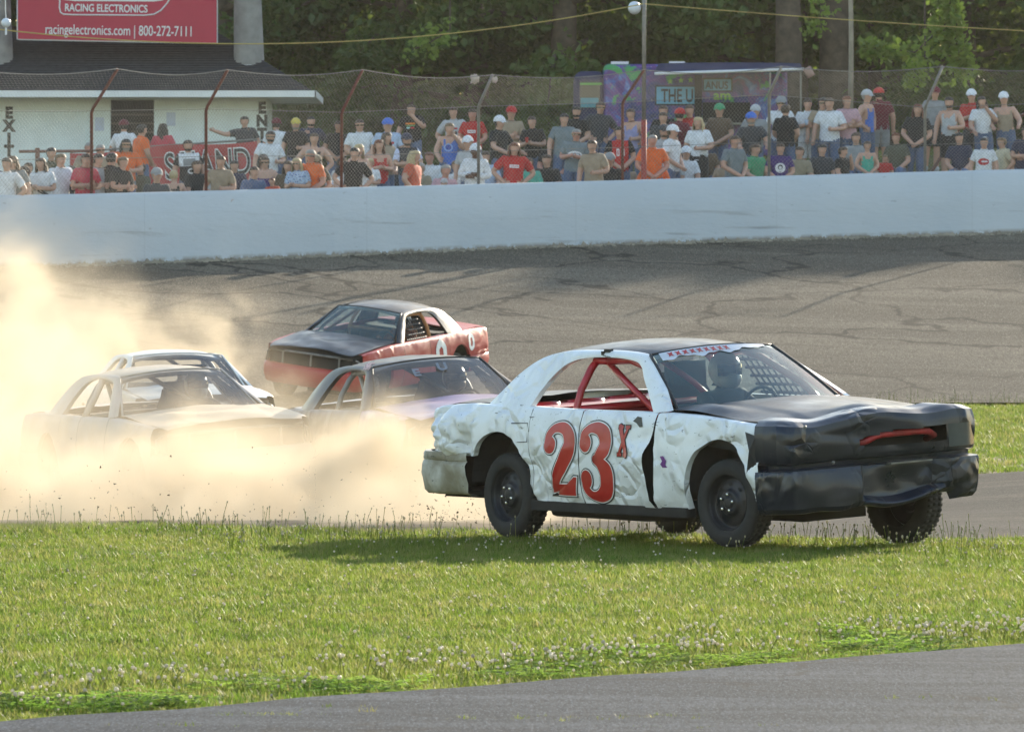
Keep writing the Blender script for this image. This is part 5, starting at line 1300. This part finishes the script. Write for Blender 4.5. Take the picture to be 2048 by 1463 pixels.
person(2043,250,'cross','navy','br','person in navy at the right edge of the crowd')

person(66,322,'sit','charcoal','br','person in charcoal between the black cap and the long haired one in white',turn=20)
person(150,328,'sit','ltblue','dk','person in pale blue behind the child in white and blue cap',turn=-20)
person(190,330,'sit','grey','br','person in mid grey seated right behind the first fence post',turn=30)
person(276,322,'sit','olive','dk','dark haired person in olive seated below the orange shirted bearded one',turn=-30)
person(400,318,'sit','black','br','person in black seated beside the second fence post',turn=25)
person(470,318,'sit','navy','dk','person in navy seated below the AND letters of the banner')
person(505,330,'sit','denim','br','person in dark denim blue seated left of the tan strap top')
person(570,318,'sit','brown','br','brown haired person in brown seated beside the purple strap top',long=T_)
person(684,312,'sit','white','br','person in white partly hidden by the third fence post',turn=30)
person(700,292,'hips','black','dk','person in black behind the blonde one in white strap top')
person(795,300,'sit','charcoal','dk','person in charcoal seated right of the red strap top')
person(846,322,'sit','khaki','gy','grey haired person in khaki seated beside the orange red tee',turn=-25)
person(916,318,'sit','white','lb','person in white seated under the blue basketball jersey',turn=15)
person(975,300,'sit','ltblue','br','person in pale blue between the white long sleeves and red tee')
person(1060,312,'sit','teal','br','person in teal seated right of the red tee at the wall')
person(1172,300,'sit','blue','dk','person in blue seated right of the grey logo tee')
person(1252,318,'sit','tan','lb','sandy haired person in tan seated below the red jersey',kid=.85)
person(1340,296,'sit','ltgrey','dk','person in light grey seated right of the bright orange tee',turn=-30)
person(1412,278,'sit','brown','br','person in brown seated right of the blonde one in white')
person(1470,268,'clasp','slate','br','person in slate behind the small child in tan',turn=20)
person(1590,290,'sit','khaki','br','person in khaki seated right of the purple logo tee',turn=-20)
person(1640,285,'sit','charcoal','dk','person in charcoal seated in front of the broad white tee')
person(1715,262,'sit','grey','br','person in grey seated behind the girl in turquoise')
person(1800,262,'sit','olive','rd','red haired person in olive seated left of the black dress')
person(1925,262,'sit','navy','dk','dark haired person in navy seated left of the lips tee')
# ------------------------------------------------------------------ trees
def leaf_mat(name, c0, c1, trans=.45):
    m = bpy.data.materials.new(name); m.use_nodes = True; g = NG(m); b = g.n['Principled BSDF']; out = g.n['Material Output']
    n = g.noise(g.coord(), .8, 4); n2 = g.noise(g.coord(), 14, 3)
    col = g.mix(g.ramp(n2, [(.35, 0.), (.65, 1.)]), c0, c1); col = g.mix(g.ramp(n, [(.35, .45), (.65, 0.)]), col, tuple(x*.6 for x in c0))
    g.L(col, b.inputs['Base Color']); b.inputs['Roughness'].default_value = .5; b.inputs['Specular IOR Level'].default_value = .35
    t = g.new('ShaderNodeBsdfTranslucent'); g.L(g.mix(.5, col, (.25,.34,.04)), t.inputs[0]); mx = g.new('ShaderNodeMixShader'); mx.inputs[0].default_value = trans
    g.L(b.outputs[0], mx.inputs[1]); g.L(t.outputs[0], mx.inputs[2]); g.L(mx.outputs[0], out.inputs[0]); return m
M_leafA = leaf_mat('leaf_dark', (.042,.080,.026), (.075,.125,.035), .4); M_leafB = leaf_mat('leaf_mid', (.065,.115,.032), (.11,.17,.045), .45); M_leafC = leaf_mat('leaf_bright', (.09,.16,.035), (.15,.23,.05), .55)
M_leafD = leaf_mat('leaf_sun_tint', (.15,.24,.05), (.24,.33,.07), .6)  # lighter greens put the sunlight into the leaf colour itself
M_bark = flat('bark', (.085,.065,.048), .9, 0, .35, 5)
rl = random.Random(11)
def leaf(b, p, s):
    a = Vector((rl.gauss(0,1), rl.gauss(0,1), rl.gauss(0,.7)-.25)).normalized(); n_ = a.cross(Vector((rl.gauss(0,1), rl.gauss(0,1), rl.gauss(0,1)))).normalized()
    w_ = n_*s*.36; up_ = a.cross(n_)*s*.10
    b.add([p, p+a*s*.5+w_+up_, p+a*s, p+a*s*.5-w_+up_], [(0,1,2,3)])
def tree_meshes(h, r, low, nl, ls, seed):
    rl.seed(seed); tr = MB(); cr = MB(); tips = []
    lean = Vector((rl.uniform(-.4,.4), rl.uniform(-.3,.3), 0))
    tr.tube([Vector((0,0,-.4)), Vector((0,0,h*.25))+lean*.3, Vector((0,0,h*.6))+lean, Vector((0,0,h*.95))+lean*1.2], [h*.026, h*.019, h*.011, h*.003], 9)
    for k in range(26):
        z = h*(low+(.95-low)*k/26); a = k*2.4+rl.uniform(-.4,.4); ln = r*(1.05-.65*((z/h-low)/(1-low)))*rl.uniform(.7,1.1)
        p0 = Vector((0,0,z))+lean*(z/h); p1 = p0+Vector((math.cos(a)*ln*.5, math.sin(a)*ln*.5, ln*.10)); p2 = p0+Vector((math.cos(a)*ln, math.sin(a)*ln, -ln*rl.uniform(-.05,.22)))
        tr.tube([p0, p1, p2], [h*.006, h*.004, .01], 5)
        for q in range(6):
            u = rl.uniform(.35, 1.05); c_ = p0.lerp(p1, min(1, u*2)) if u < .5 else p1.lerp(p2, u*2-1); tips.append(c_+Vector((rl.gauss(0,.3), rl.gauss(0,.3), rl.gauss(0,.25)-.1)))
    for i in range(nl):
        c_ = tips[int(rl.random()*len(tips))]; sg_ = .26+.16*rl.random(); p = c_+Vector((rl.gauss(0,sg_), rl.gauss(0,sg_), rl.gauss(0,sg_*.8)-.12))
        leaf(cr, p, ls*rl.uniform(.7,1.3))
    return tr.mesh('trunk'), cr.mesh('crown', False)
PROT = [tree_meshes(17, 4.8, .07, 24000, .25, 1), tree_meshes(14.5, 4.4, .04, 24000, .22, 2), tree_meshes(18.5, 5.0, .13, 24000, .27, 3)]
for (t, c_), lm in zip(PROT, (M_leafA, M_leafB, M_leafA)): t.materials.append(M_bark); c_.materials.append(lm)
def tree(name, label, px, d, k, s=1.0, rz=0, lm=None, zoff=0):
    x = (px-CX)*d/F; e = empty(name, (x, d, hill(x, d)+zoff), rz); e.scale = (s, s, s*rl.uniform(.95,1.05)); tag(e, label, 'tree', 'trees behind the crowd')
    link('trunk', PROT[k][0], None, e); o = link('crown', PROT[k][1], None, e)
    if lm: use(o, lm)
    return e
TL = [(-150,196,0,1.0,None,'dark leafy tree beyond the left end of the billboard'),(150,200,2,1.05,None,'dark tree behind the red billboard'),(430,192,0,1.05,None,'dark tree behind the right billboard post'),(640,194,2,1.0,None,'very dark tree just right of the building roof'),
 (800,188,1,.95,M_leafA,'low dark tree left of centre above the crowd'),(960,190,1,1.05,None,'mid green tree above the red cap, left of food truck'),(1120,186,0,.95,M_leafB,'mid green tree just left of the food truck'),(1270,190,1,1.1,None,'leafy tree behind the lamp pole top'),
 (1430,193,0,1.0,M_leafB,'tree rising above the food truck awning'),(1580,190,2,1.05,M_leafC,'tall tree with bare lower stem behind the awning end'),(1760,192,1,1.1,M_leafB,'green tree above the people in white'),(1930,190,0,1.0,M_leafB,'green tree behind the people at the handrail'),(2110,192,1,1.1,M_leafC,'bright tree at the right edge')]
TL += [(2330,190,0,.86,None,'unseen tree outside the right edge, added to shade the track'),*[(2330+k*190, 190+(k*37 % 9), (0, 2)[k % 2], .84+.03*(k % 3), None, 'unseen leafy tree beyond the right edge, added to shade the track') for k in range(1, 11)],(-420,196,0,1.0,None,'tree outside the left edge')]  # unseen row on the right, added to throw shade on the track
for i, (px, d, k, s, lm, lb) in enumerate(TL): tree('broadleaf_tree', lb, px, d, k, s, i*1.7, lm)
# the wood behind reads as one mass
wd = MB(); wl = MB()
for i in range(40):
    px = -500+i*80+rl.uniform(-40,40); d = rl.uniform(206, 232); x = (px-CX)*d/F; z = hill(x, d)
    wl.tube([(x, d, z-.5), (x+.2, d, z+9)], [.22, .08], 6)
for i in range(60000):
    d = rl.uniform(204, 236); x = (rl.uniform(-700, 2750)-CX)*d/F; z = hill(x, d)+abs(rl.gauss(0, 1))*5+rl.uniform(0, 3); leaf(wd, Vector((x, d, min(z, hill(x, d)+13))), rl.uniform(.3,.6))
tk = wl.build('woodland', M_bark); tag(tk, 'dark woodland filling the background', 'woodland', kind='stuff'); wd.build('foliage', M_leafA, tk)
# two pale stems and a hanging branch on the right, sunlight painted into its leaves
for px, d, r, lb in ((1700, 178, .06, 'thin pale stem rising behind the person in pink'), (1575, 184, .34, 'broad brown trunk behind the awning end'), (1668, 187, .40, 'broad brown trunk right of the awning roll')):
    x = (px-CX)*d/F; e = empty('tree_trunk', (x, d, hill(x, d))); tag(e, lb, 'tree'); MB().tube([(0,0,-.3),(.03,0,3),(-.05,.05,9)], [r*1.2, r, r*.6], 10).build('trunk', flat('pale_bark', (.30,.26,.20), .85, 0, .2, 4) if r < .2 else M_bark, e, smooth=True)
    q = MB(); rl.seed(px)
    for i in range(500): leaf(q, Vector((rl.gauss(0,.9), rl.gauss(0,.8), 7+rl.gauss(0,1.1))), .2)
    q.build('crown', M_leafB, e)
def hanging(label, pts, d, n, spread, ls):
    o_ = at(*pts[0], d); o_.z += 2; e = empty('overhanging_branch', o_); tag(e, label, 'branch'); q = MB(); t = MB(); P_ = [at(px, py, d)-o_ for px, py in pts]
    t.tube([Vector((0,.3,.6))]+P_, .018, 5); t.build('twig', M_bark, e)
    for i in range(n):
        u = rl.random()*(len(P_)-1); k = int(u); c_ = P_[k].lerp(P_[k+1], u-k); leaf(q, c_+Vector((rl.gauss(0,spread), rl.gauss(0,spread), rl.gauss(0,spread))), ls*rl.uniform(.7,1.3))
    q.build('leaves', M_leafD, e)
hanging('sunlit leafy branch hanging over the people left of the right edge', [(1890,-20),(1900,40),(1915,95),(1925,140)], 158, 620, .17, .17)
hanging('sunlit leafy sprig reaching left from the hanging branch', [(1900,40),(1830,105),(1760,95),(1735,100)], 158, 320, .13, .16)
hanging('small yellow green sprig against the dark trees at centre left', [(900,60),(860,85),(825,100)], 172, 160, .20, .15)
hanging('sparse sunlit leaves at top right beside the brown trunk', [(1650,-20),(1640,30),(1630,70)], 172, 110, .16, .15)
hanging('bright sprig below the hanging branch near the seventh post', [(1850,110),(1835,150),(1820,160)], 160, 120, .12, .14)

# ------------------------------------------------------------------ grass, clover, weeds
def blade_mat(name, c0, c1, c2, trans=.5):
    m = bpy.data.materials.new(name); m.use_nodes = True; g = NG(m); b = g.n['Principled BSDF']; out = g.n['Material Output']
    oi = g.new('ShaderNodeObjectInfo'); geo = g.new('ShaderNodeNewGeometry'); n = g.new('ShaderNodeTexNoise'); g.L(geo.outputs['Position'], n.inputs['Vector']); n.inputs['Scale'].default_value = .55; n.inputs['Detail'].default_value = 4
    col = g.mix(g.ramp(n.outputs[0], [(.35, 0.), (.65, 1.)]), c0, c1); pn = g.new('ShaderNodeTexNoise'); g.L(geo.outputs['Position'], pn.inputs['Vector']); pn.inputs['Scale'].default_value = .9; pn.inputs['Detail'].default_value = 6; pn.inputs['Roughness'].default_value = .7; col = g.mix(g.ramp(pn.outputs[0], [(.54, 0.), (.66, .6)]), col, c2); col = g.mix(g.ramp(pn.outputs[0], [(.34, .55), (.44, 0.)]), col, tuple(x*.55 for x in c0)); col = g.mix(g.ramp(oi.outputs['Random'], [(.55, 0.), (1., .9)]), col, c2); col = g.mix(g.ramp(oi.outputs['Random'], [(.0, .65), (.30, 0.)]), col, tuple(x*.35 for x in c0))
    g.L(col, b.inputs['Base Color']); b.inputs['Roughness'].default_value = .5; b.inputs['Specular IOR Level'].default_value = .15
    t = g.new('ShaderNodeBsdfTranslucent'); g.L(col, t.inputs[0]); mx = g.new('ShaderNodeMixShader'); mx.inputs[0].default_value = trans
    g.L(b.outputs[0], mx.inputs[1]); g.L(t.outputs[0], mx.inputs[2]); g.L(mx.outputs[0], out.inputs[0]); return m
M_grass = blade_mat('grass_blade', (.125,.205,.028), (.19,.245,.038), (.29,.265,.095), .6); M_clov = blade_mat('clover_leaf', (.18,.32,.045), (.24,.36,.055), (.28,.36,.08), .75)
M_head = flat('pale_seed_head', (.36,.32,.20), .8, 0, .15, 20); M_flow = blade_mat('clover_flower', (.75,.70,.58), (.80,.74,.62), (.70,.62,.52), .5)
rg = random.Random(5); nr = np.random.default_rng(4)
def tuft(nb, rad, h, wd_, lean):
    b = MB()
    for i in range(nb):
        a = rg.uniform(0, 6.28); r = rad*math.sqrt(rg.random()); p = Vector((r*math.cos(a), r*math.sin(a), -.01)); a2 = rg.uniform(0, 6.28); dv = Vector((math.cos(a2), math.sin(a2), 0)); hh = h*rg.uniform(.55,1.15); ln = lean*hh*rg.uniform(.3,1.2)
        sv = dv.cross(Vector((0,0,1)))*wd_
        m_ = p+dv*ln*.35+Vector((0,0,hh*.6)); t = p+dv*ln+Vector((0,0,hh)); b.add([p-sv, p+sv, m_+sv*.8, m_-sv*.8, t], [(0,1,2,3), (3,2,4)])
    return b
def clover(n):
    b = MB()
    for i in range(n):
        p = Vector((rg.gauss(0,.05), rg.gauss(0,.05), rg.uniform(.012,.05))); s = rg.uniform(.010,.017)
        for k in range(3):
            a = k*2.094+rg.random(); c_ = p+Vector((math.cos(a)*s, math.sin(a)*s, .2*s)); b.add([p, c_+Vector((-math.sin(a)*s*.7, math.cos(a)*s*.7, 0)), c_+Vector((math.cos(a)*s*.8, math.sin(a)*s*.8, -.003)), c_-Vector((-math.sin(a)*s*.7, math.cos(a)*s*.7, 0))], [(0,1,2,3)])
    return b
def flower(hh, r, head, lumpy=1.0):
    b = MB(); lx, ly = rg.gauss(0,.02), rg.gauss(0,.02); b.tube([(0,0,-.01), (lx*.4,ly*.4,hh*.6), (lx,ly,hh)], .0022, 3, 0, cap=False); b.sphere((lx, ly, hh), (r, r, r*lumpy), 6, 5, 1); return b
def proto(coll, q, mats):
    me = q.mesh('sprig', False); [me.materials.append(x) for x in mats]; coll.objects.link(bpy.data.objects.new('sprig', me))
def coll(*items):
    c_ = bpy.data.collections.new('sprigs')
    for q, mats in items: proto(c_, q, mats)
    return c_
def scatter(name, pts, scl, c_, label, cat):
    me = bpy.data.meshes.new(name); me.from_pydata(pts, [], []); at_ = me.attributes.new('sc', 'FLOAT', 'POINT'); at_.data.foreach_set('value', scl)
    o = bpy.data.objects.new(name, me); C.objects.link(o); tag(o, label, cat, kind='stuff')
    ng = bpy.data.node_groups.new(name, 'GeometryNodeTree'); ng.interface.new_socket('Geometry', in_out='INPUT', socket_type='NodeSocketGeometry'); ng.interface.new_socket('Geometry', in_out='OUTPUT', socket_type='NodeSocketGeometry')
    N_ = ng.nodes; gi = N_.new('NodeGroupInput'); go = N_.new('NodeGroupOutput'); ip = N_.new('GeometryNodeInstanceOnPoints'); ci = N_.new('GeometryNodeCollectionInfo'); ci.inputs[0].default_value = c_; ci.inputs['Separate Children'].default_value = True; ci.inputs['Reset Children'].default_value = True
    rv = N_.new('FunctionNodeRandomValue'); rv.data_type = 'FLOAT_VECTOR'; rv.inputs[0].default_value = (-.15,-.15,0); rv.inputs[1].default_value = (.15,.15,6.28); na = N_.new('GeometryNodeInputNamedAttribute'); na.data_type = 'FLOAT'; na.inputs[0].default_value = 'sc'
    ip.inputs['Pick Instance'].default_value = True; l = ng.links.new
    l(gi.outputs[0], ip.inputs['Points']); l(ci.outputs[0], ip.inputs['Instance']); l(rv.outputs[0], ip.inputs['Rotation']); l(na.outputs[0], ip.inputs['Scale']); l(ip.outputs[0], go.inputs[0])
    md = o.modifiers.new('scatter', 'NODES'); md.node_group = ng
    return o
def fill(n, x0, x1, ya, yb, f, z=zf):
    pts, sc_ = [], []
    for i in range(n):
        x = x0+(x1-x0)*nr.random(); a, b = ya(x), yb(x)
        if b <= a: continue
        y = a+(b-a)*nr.random(); s = f(x, y)
        if s > 0: pts.append((x, y, z(x, y)-.05)); sc_.append(s)
    return pts, sc_
cg_ = coll(*[(tuft(17, .05, .060, .0034, .6), [M_grass]) for _ in range(5)], *[(tuft(12, .06, .050, .0045, 1.1), [M_grass]) for _ in range(3)])
def gs(x, y):
    e = min(y-near_edge(x), 1.5)/1.5; p = noise.noise(Vector((x*.5, y*.3, 0)))
    p2 = noise.noise(Vector((x*2.2, y*1.1, 4))); return (.62+.38*e)*(1+.25*p+.38*p2)*nr.uniform(.5,1.25)*(1.15 if y > far_edge(x)-2.5 else 1)
P_, S_ = fill(120000, -6.2, 6.4, lambda x: near_edge(x)+.12, lambda x: far_edge(x)+.1, gs)
scatter('grass', P_, S_, cg_, 'mown green grass of the infield strip in front of the cars', 'grass')
P_, S_ = fill(17000, 1.0, 14, apron_far, lambda x: edge_track(x)+.3, lambda x, y: nr.uniform(1.1,1.9)*(1+.3*noise.noise(Vector((x*.4, y*.2, 3)))))
scatter('grass', P_, S_, cg_, 'green grass verge between the apron and banked track at right', 'grass')
P_, S_ = fill(16000, -14, 16, lambda x: WD(x)+.4, lambda x: WD(x)+22, lambda x, y: nr.uniform(1.1,1.9), hill)
scatter('grass', P_, S_, cg_, 'grass under the feet of the crowd on the hillside', 'grass')
pr_, sr_ = [], []
for px, py, n_, sp in ((520,1432,14,.30),(560,1428,10,.25),(1100,1440,16,.5),(1270,1437,14,.35),(1480,1455,16,.5),(1850,1400,12,.4),(300,1455,8,.3),(700,1418,6,.2)):
    c0 = at(px, py, CAMZ*F/(py-HY))
    for k in range(n_): pr_.append((c0.x+nr.normal(0, sp*.6), c0.y+nr.normal(0, .10), -.01)); sr_.append(nr.uniform(.35,.8))
scatter('grass', pr_, sr_, cg_, 'sprigs of grass growing from cracks in the foreground road', 'grass')
cc_ = coll(*[(clover(14), [M_clov]) for _ in range(4)])
P_, S_ = fill(1500, -4.5, 5, lambda x: near_edge(x)+.25, lambda x: near_edge(x)+3.4, lambda x, y: nr.uniform(.9,1.6) if noise.noise(Vector((x*1.3, y*.8, 5)))+.35*(1-abs(y-near_edge(x)-1.4)/1.4) > .24 else 0)
scatter('clover', P_, S_, cc_, 'low clover leaves along the edge of the foreground road', 'clover')
cf_ = coll(*[(flower(rg.uniform(.09,.14), rg.uniform(.007,.011), 0, .9), [M_grass, M_flow]) for _ in range(5)])
P_, S_ = fill(1500, -4.5, 5, lambda x: near_edge(x)+.6, lambda x: near_edge(x)+4.2, lambda x, y: nr.uniform(.8,1.25) if noise.noise(Vector((x*1.1, y*.6, 8)))+.45*(1-abs(y-near_edge(x)-2)/1.6) > .12 else 0)
p2_, s2_ = fill(700, -5.5, 5.5, near_edge, far_edge, lambda x, y: nr.uniform(.6,1.0))
scatter('clover_flower', P_+p2_, S_+s2_, cf_, 'white clover heads dotted through the grass', 'flower')
cw_ = coll(*[(flower(rg.uniform(.13,.23), rg.uniform(.005,.009), 0, 1.5), [M_grass, M_head]) for _ in range(7)])
P_, S_ = fill(1500, -6.2, 6, lambda x: far_edge(x)-6.5, lambda x: far_edge(x)+.2, lambda x, y: nr.uniform(.7,1.15) if (y > far_edge(x)-1.2 or (noise.noise(Vector((x*.35, y*.25, 2))) > -.12 and -2.8 < x < 3.6)) else 0)
p2_, s2_ = fill(700, 2, 14, lambda x: edge_track(x)-1.5, lambda x: edge_track(x)+.6, lambda x, y: nr.uniform(.7,1.2))
scatter('seeding_weeds', P_+p2_, S_+s2_, cw_, 'tall pale headed weed stems standing above the grass', 'weed')
# gritty verge of sand and weeds along the foot of the white wall
q = MB()
for i in range(2600):
    x = nr.uniform(-11, 12); y = WD(x)-abs(nr.normal(0, .16))-.02; r = nr.uniform(.012,.05)*(1 if nr.random() > .1 else 1.8); p = Vector((x, y, zf(x, y)+.02))
    q.add([p+Vector((r, 0, 0)), p+Vector((-.5*r, .8*r, 0)), p+Vector((-.5*r, -.8*r, 0)), p+Vector((0, 0, r*nr.uniform(.5,1.1)))], [(0,1,3),(1,2,3),(2,0,3)])
o = q.build('gravel', flat('pale_grit', (.26,.23,.18), .9, 0, .4, 3)); tag(o, 'strip of pale grit along the foot of the white wall', 'gravel', kind='stuff')
P_, S_ = fill(260, -11, 12, lambda x: WD(x)-.25, lambda x: WD(x)-.02, lambda x, y: nr.uniform(.8,2.2) if noise.noise(Vector((x*1.2, 0, 4))) > .05 else 0)
scatter('grass', P_, S_, cg_, 'weeds sprouting along the foot of the white wall', 'weed')
# ------------------------------------------------------------------ flying clods
q = MB()
for i in range(420):
    px = nr.uniform(-20, 1000) if i < 300 else nr.uniform(820, 960); py = 1058-abs(nr.normal(0, 70)) if i < 300 else 1045-abs(nr.normal(0, 18)); d = nr.uniform(60.5, 64); p = at(px, py, d); r = .003+.007*nr.random()**3
    q.add([p+Vector(nr.normal(0, r, 3)) for _ in range(4)], [(0,1,2),(0,2,3),(0,3,1),(1,3,2)])
o = q.build('flying_dirt', flat('clod', (.07,.055,.03), .9)); tag(o, 'scraps of dirt and grass flung up behind the white car', 'dirt', kind='stuff')
# ------------------------------------------------------------------ dust cloud: a voxel volume
def dust(name, lo, hi, res, blobs, label, dens):
    me = bpy.data.meshes.new(name); me.from_pydata([(0,0,0)], [], []); o = bpy.data.objects.new(name, me); C.objects.link(o); tag(o, label, 'dust', kind='stuff')
    m = bpy.data.materials.new('dust'); m.use_nodes = True; g = NG(m); g.n.remove(g.n['Principled BSDF']); v = g.new('ShaderNodeVolumePrincipled'); v.inputs['Color'].default_value = (.82,.71,.55,1); v.inputs['Density'].default_value = dens; v.inputs['Anisotropy'].default_value = .15
    g.L(v.outputs[0], g.n['Material Output'].inputs['Volume'])
    ng = bpy.data.node_groups.new(name, 'GeometryNodeTree'); ng.interface.new_socket('Geometry', in_out='INPUT', socket_type='NodeSocketGeometry'); ng.interface.new_socket('Geometry', in_out='OUTPUT', socket_type='NodeSocketGeometry')
    N_ = ng.nodes; l = ng.links.new; go = N_.new('NodeGroupOutput'); N_.new('NodeGroupInput'); pos = N_.new('GeometryNodeInputPosition')
    def mt(op, a, b=None):
        n_ = N_.new('ShaderNodeMath'); n_.operation = op
        for i, x in enumerate((a, b)):
            if x is None: continue
            if isinstance(x, (int, float)): n_.inputs[i].default_value = x
            else: l(x, n_.inputs[i])
        return n_.outputs[0]
    def vm(op, a, b):
        n_ = N_.new('ShaderNodeVectorMath'); n_.operation = op
        for i, x in enumerate((a, b)):
            if x is None: continue
            if isinstance(x, tuple): n_.inputs[i].default_value = x
            else: l(x, n_.inputs[i])
        return n_
    wn = N_.new('ShaderNodeTexNoise'); wn.inputs['Scale'].default_value = .45; wn.inputs['Detail'].default_value = 3; l(vm('MULTIPLY', pos.outputs[0], (1, .45, 1)).outputs[0], wn.inputs['Vector'])
    warp = vm('MULTIPLY', vm('SUBTRACT', wn.outputs[1], (.5,.5,.5)).outputs[0], (2.2, 3, 1.5)); wp = vm('ADD', pos.outputs[0], warp.outputs[0]).outputs[0]
    tot = None
    for c_, r_, a_ in blobs:
        ln = vm('LENGTH', vm('MULTIPLY', vm('SUBTRACT', wp, tuple(c_)).outputs[0], tuple(1/k for k in r_)).outputs[0], None).outputs['Value']
        gsn = mt('MULTIPLY', mt('EXPONENT', mt('MULTIPLY', mt('MULTIPLY', ln, ln), -1.0)), a_); tot = gsn if tot is None else mt('ADD', tot, gsn)
    nn = N_.new('ShaderNodeTexNoise'); nn.inputs['Scale'].default_value = 1.15; nn.inputs['Detail'].default_value = 5; nn.inputs['Roughness'].default_value = .62; nn.inputs['Distortion'].default_value = .5; l(vm('MULTIPLY', pos.outputs[0], (1, .8, 1)).outputs[0], nn.inputs['Vector'])
    nz = mt('MAXIMUM', mt('MULTIPLY', mt('SUBTRACT', nn.outputs[0], .455), 11.0), .0)
    den = mt('MAXIMUM', mt('SUBTRACT', mt('MULTIPLY', tot, nz), .03), 0.0)
    vc = N_.new('GeometryNodeVolumeCube'); l(den, vc.inputs['Density'])
    for nm, v_ in (('Min', lo), ('Max', hi)): vc.inputs[nm].default_value = v_
    for nm, v_ in zip(('Resolution X', 'Resolution Y', 'Resolution Z'), res): vc.inputs[nm].default_value = v_
    sm = N_.new('GeometryNodeSetMaterial'); sm.inputs['Material'].default_value = m; l(vc.outputs[0], sm.inputs[0]); l(sm.outputs[0], go.inputs[0])
    md = o.modifiers.new('dust', 'NODES'); md.node_group = ng
    return o
rd = random.Random(9)
puffs1 = [((rd.uniform(-6.2, .2), rd.uniform(64, 70), rd.uniform(.0, .75)), (rd.uniform(.28,.55), rd.uniform(.35,.7), rd.uniform(.2,.42)), rd.uniform(1.5,4.0)) for _ in range(26)]
puffs2 = [((rd.uniform(-6.6, -3.7), rd.uniform(102, 107), rd.uniform(.5, 2.0)), (rd.uniform(.35,.6), rd.uniform(.5,.9), rd.uniform(.25,.5)), rd.uniform(1.2,3.0)) for _ in range(12)]+[((rd.uniform(-6.4, -5.4), rd.uniform(86, 90), rd.uniform(.6, 2.9)), (rd.uniform(.25,.4), .6, rd.uniform(.25,.4)), rd.uniform(1.5,3.0)) for _ in range(8)]
dust('dust_cloud', (-9.5, 60.8, -.3), (1.2, 80, 3.2), (130, 90, 60),
  [((-1.6, 66.5, .0), (2.0, 2.0, .36), 1.1), ((-3.6, 68.5, .1), (2.4, 2.0, .56), 1.5), ((-5.0, 70, .25), (1.9, 2.2, .74), 1.9), ((-2.2, 73, .1), (1.6, 2, .5), .5), ((-.5, 62.9, .1), (1.0, 1.2, .34), 1.2), ((-4.5, 64.2, .0), (3.5, 1.4, .22), 1.0), ((-4.6, 77, 1.6), (.7, 3, .9), .25)]+puffs1,
  'bright sunlit dust billowing over the ground in front of the cars', .45)
dust('dust_cloud', (-10, 83, -.4), (-1.0, 112, 4.2), (90, 80, 70),
  [((-5.9, 88, 1.5), (.6, 1.6, 1.3), .9), ((-6.2, 92, .6), (1.5, 6, 1.0), .7), ((-4.9, 106, 1.15), (.95, 1.5, .7), 1.2), ((-5.2, 105, .5), (1.7, 3, .7), .7), ((-3.2, 104, .2), (1.4, 4, .4), .15)]+puffs2,
  'thinner dust plume drifting behind the sedans at left', .30)

# ------------------------------------------------------------------ evening haze
m = bpy.data.materials.new('haze'); m.use_nodes = True; g = NG(m); g.n.remove(g.n['Principled BSDF']); v = g.new('ShaderNodeVolumePrincipled'); v.inputs['Color'].default_value = (.95,.92,.85,1); v.inputs['Density'].default_value = .00006; v.inputs['Anisotropy'].default_value = .5
g.L(v.outputs[0], g.n['Material Output'].inputs['Volume'])
o = MB().box((-110, -60, -6), (130, 1300, 40)).build('haze', m); tag(o, 'thin warm evening haze over the whole speedway', 'haze', kind='stuff')
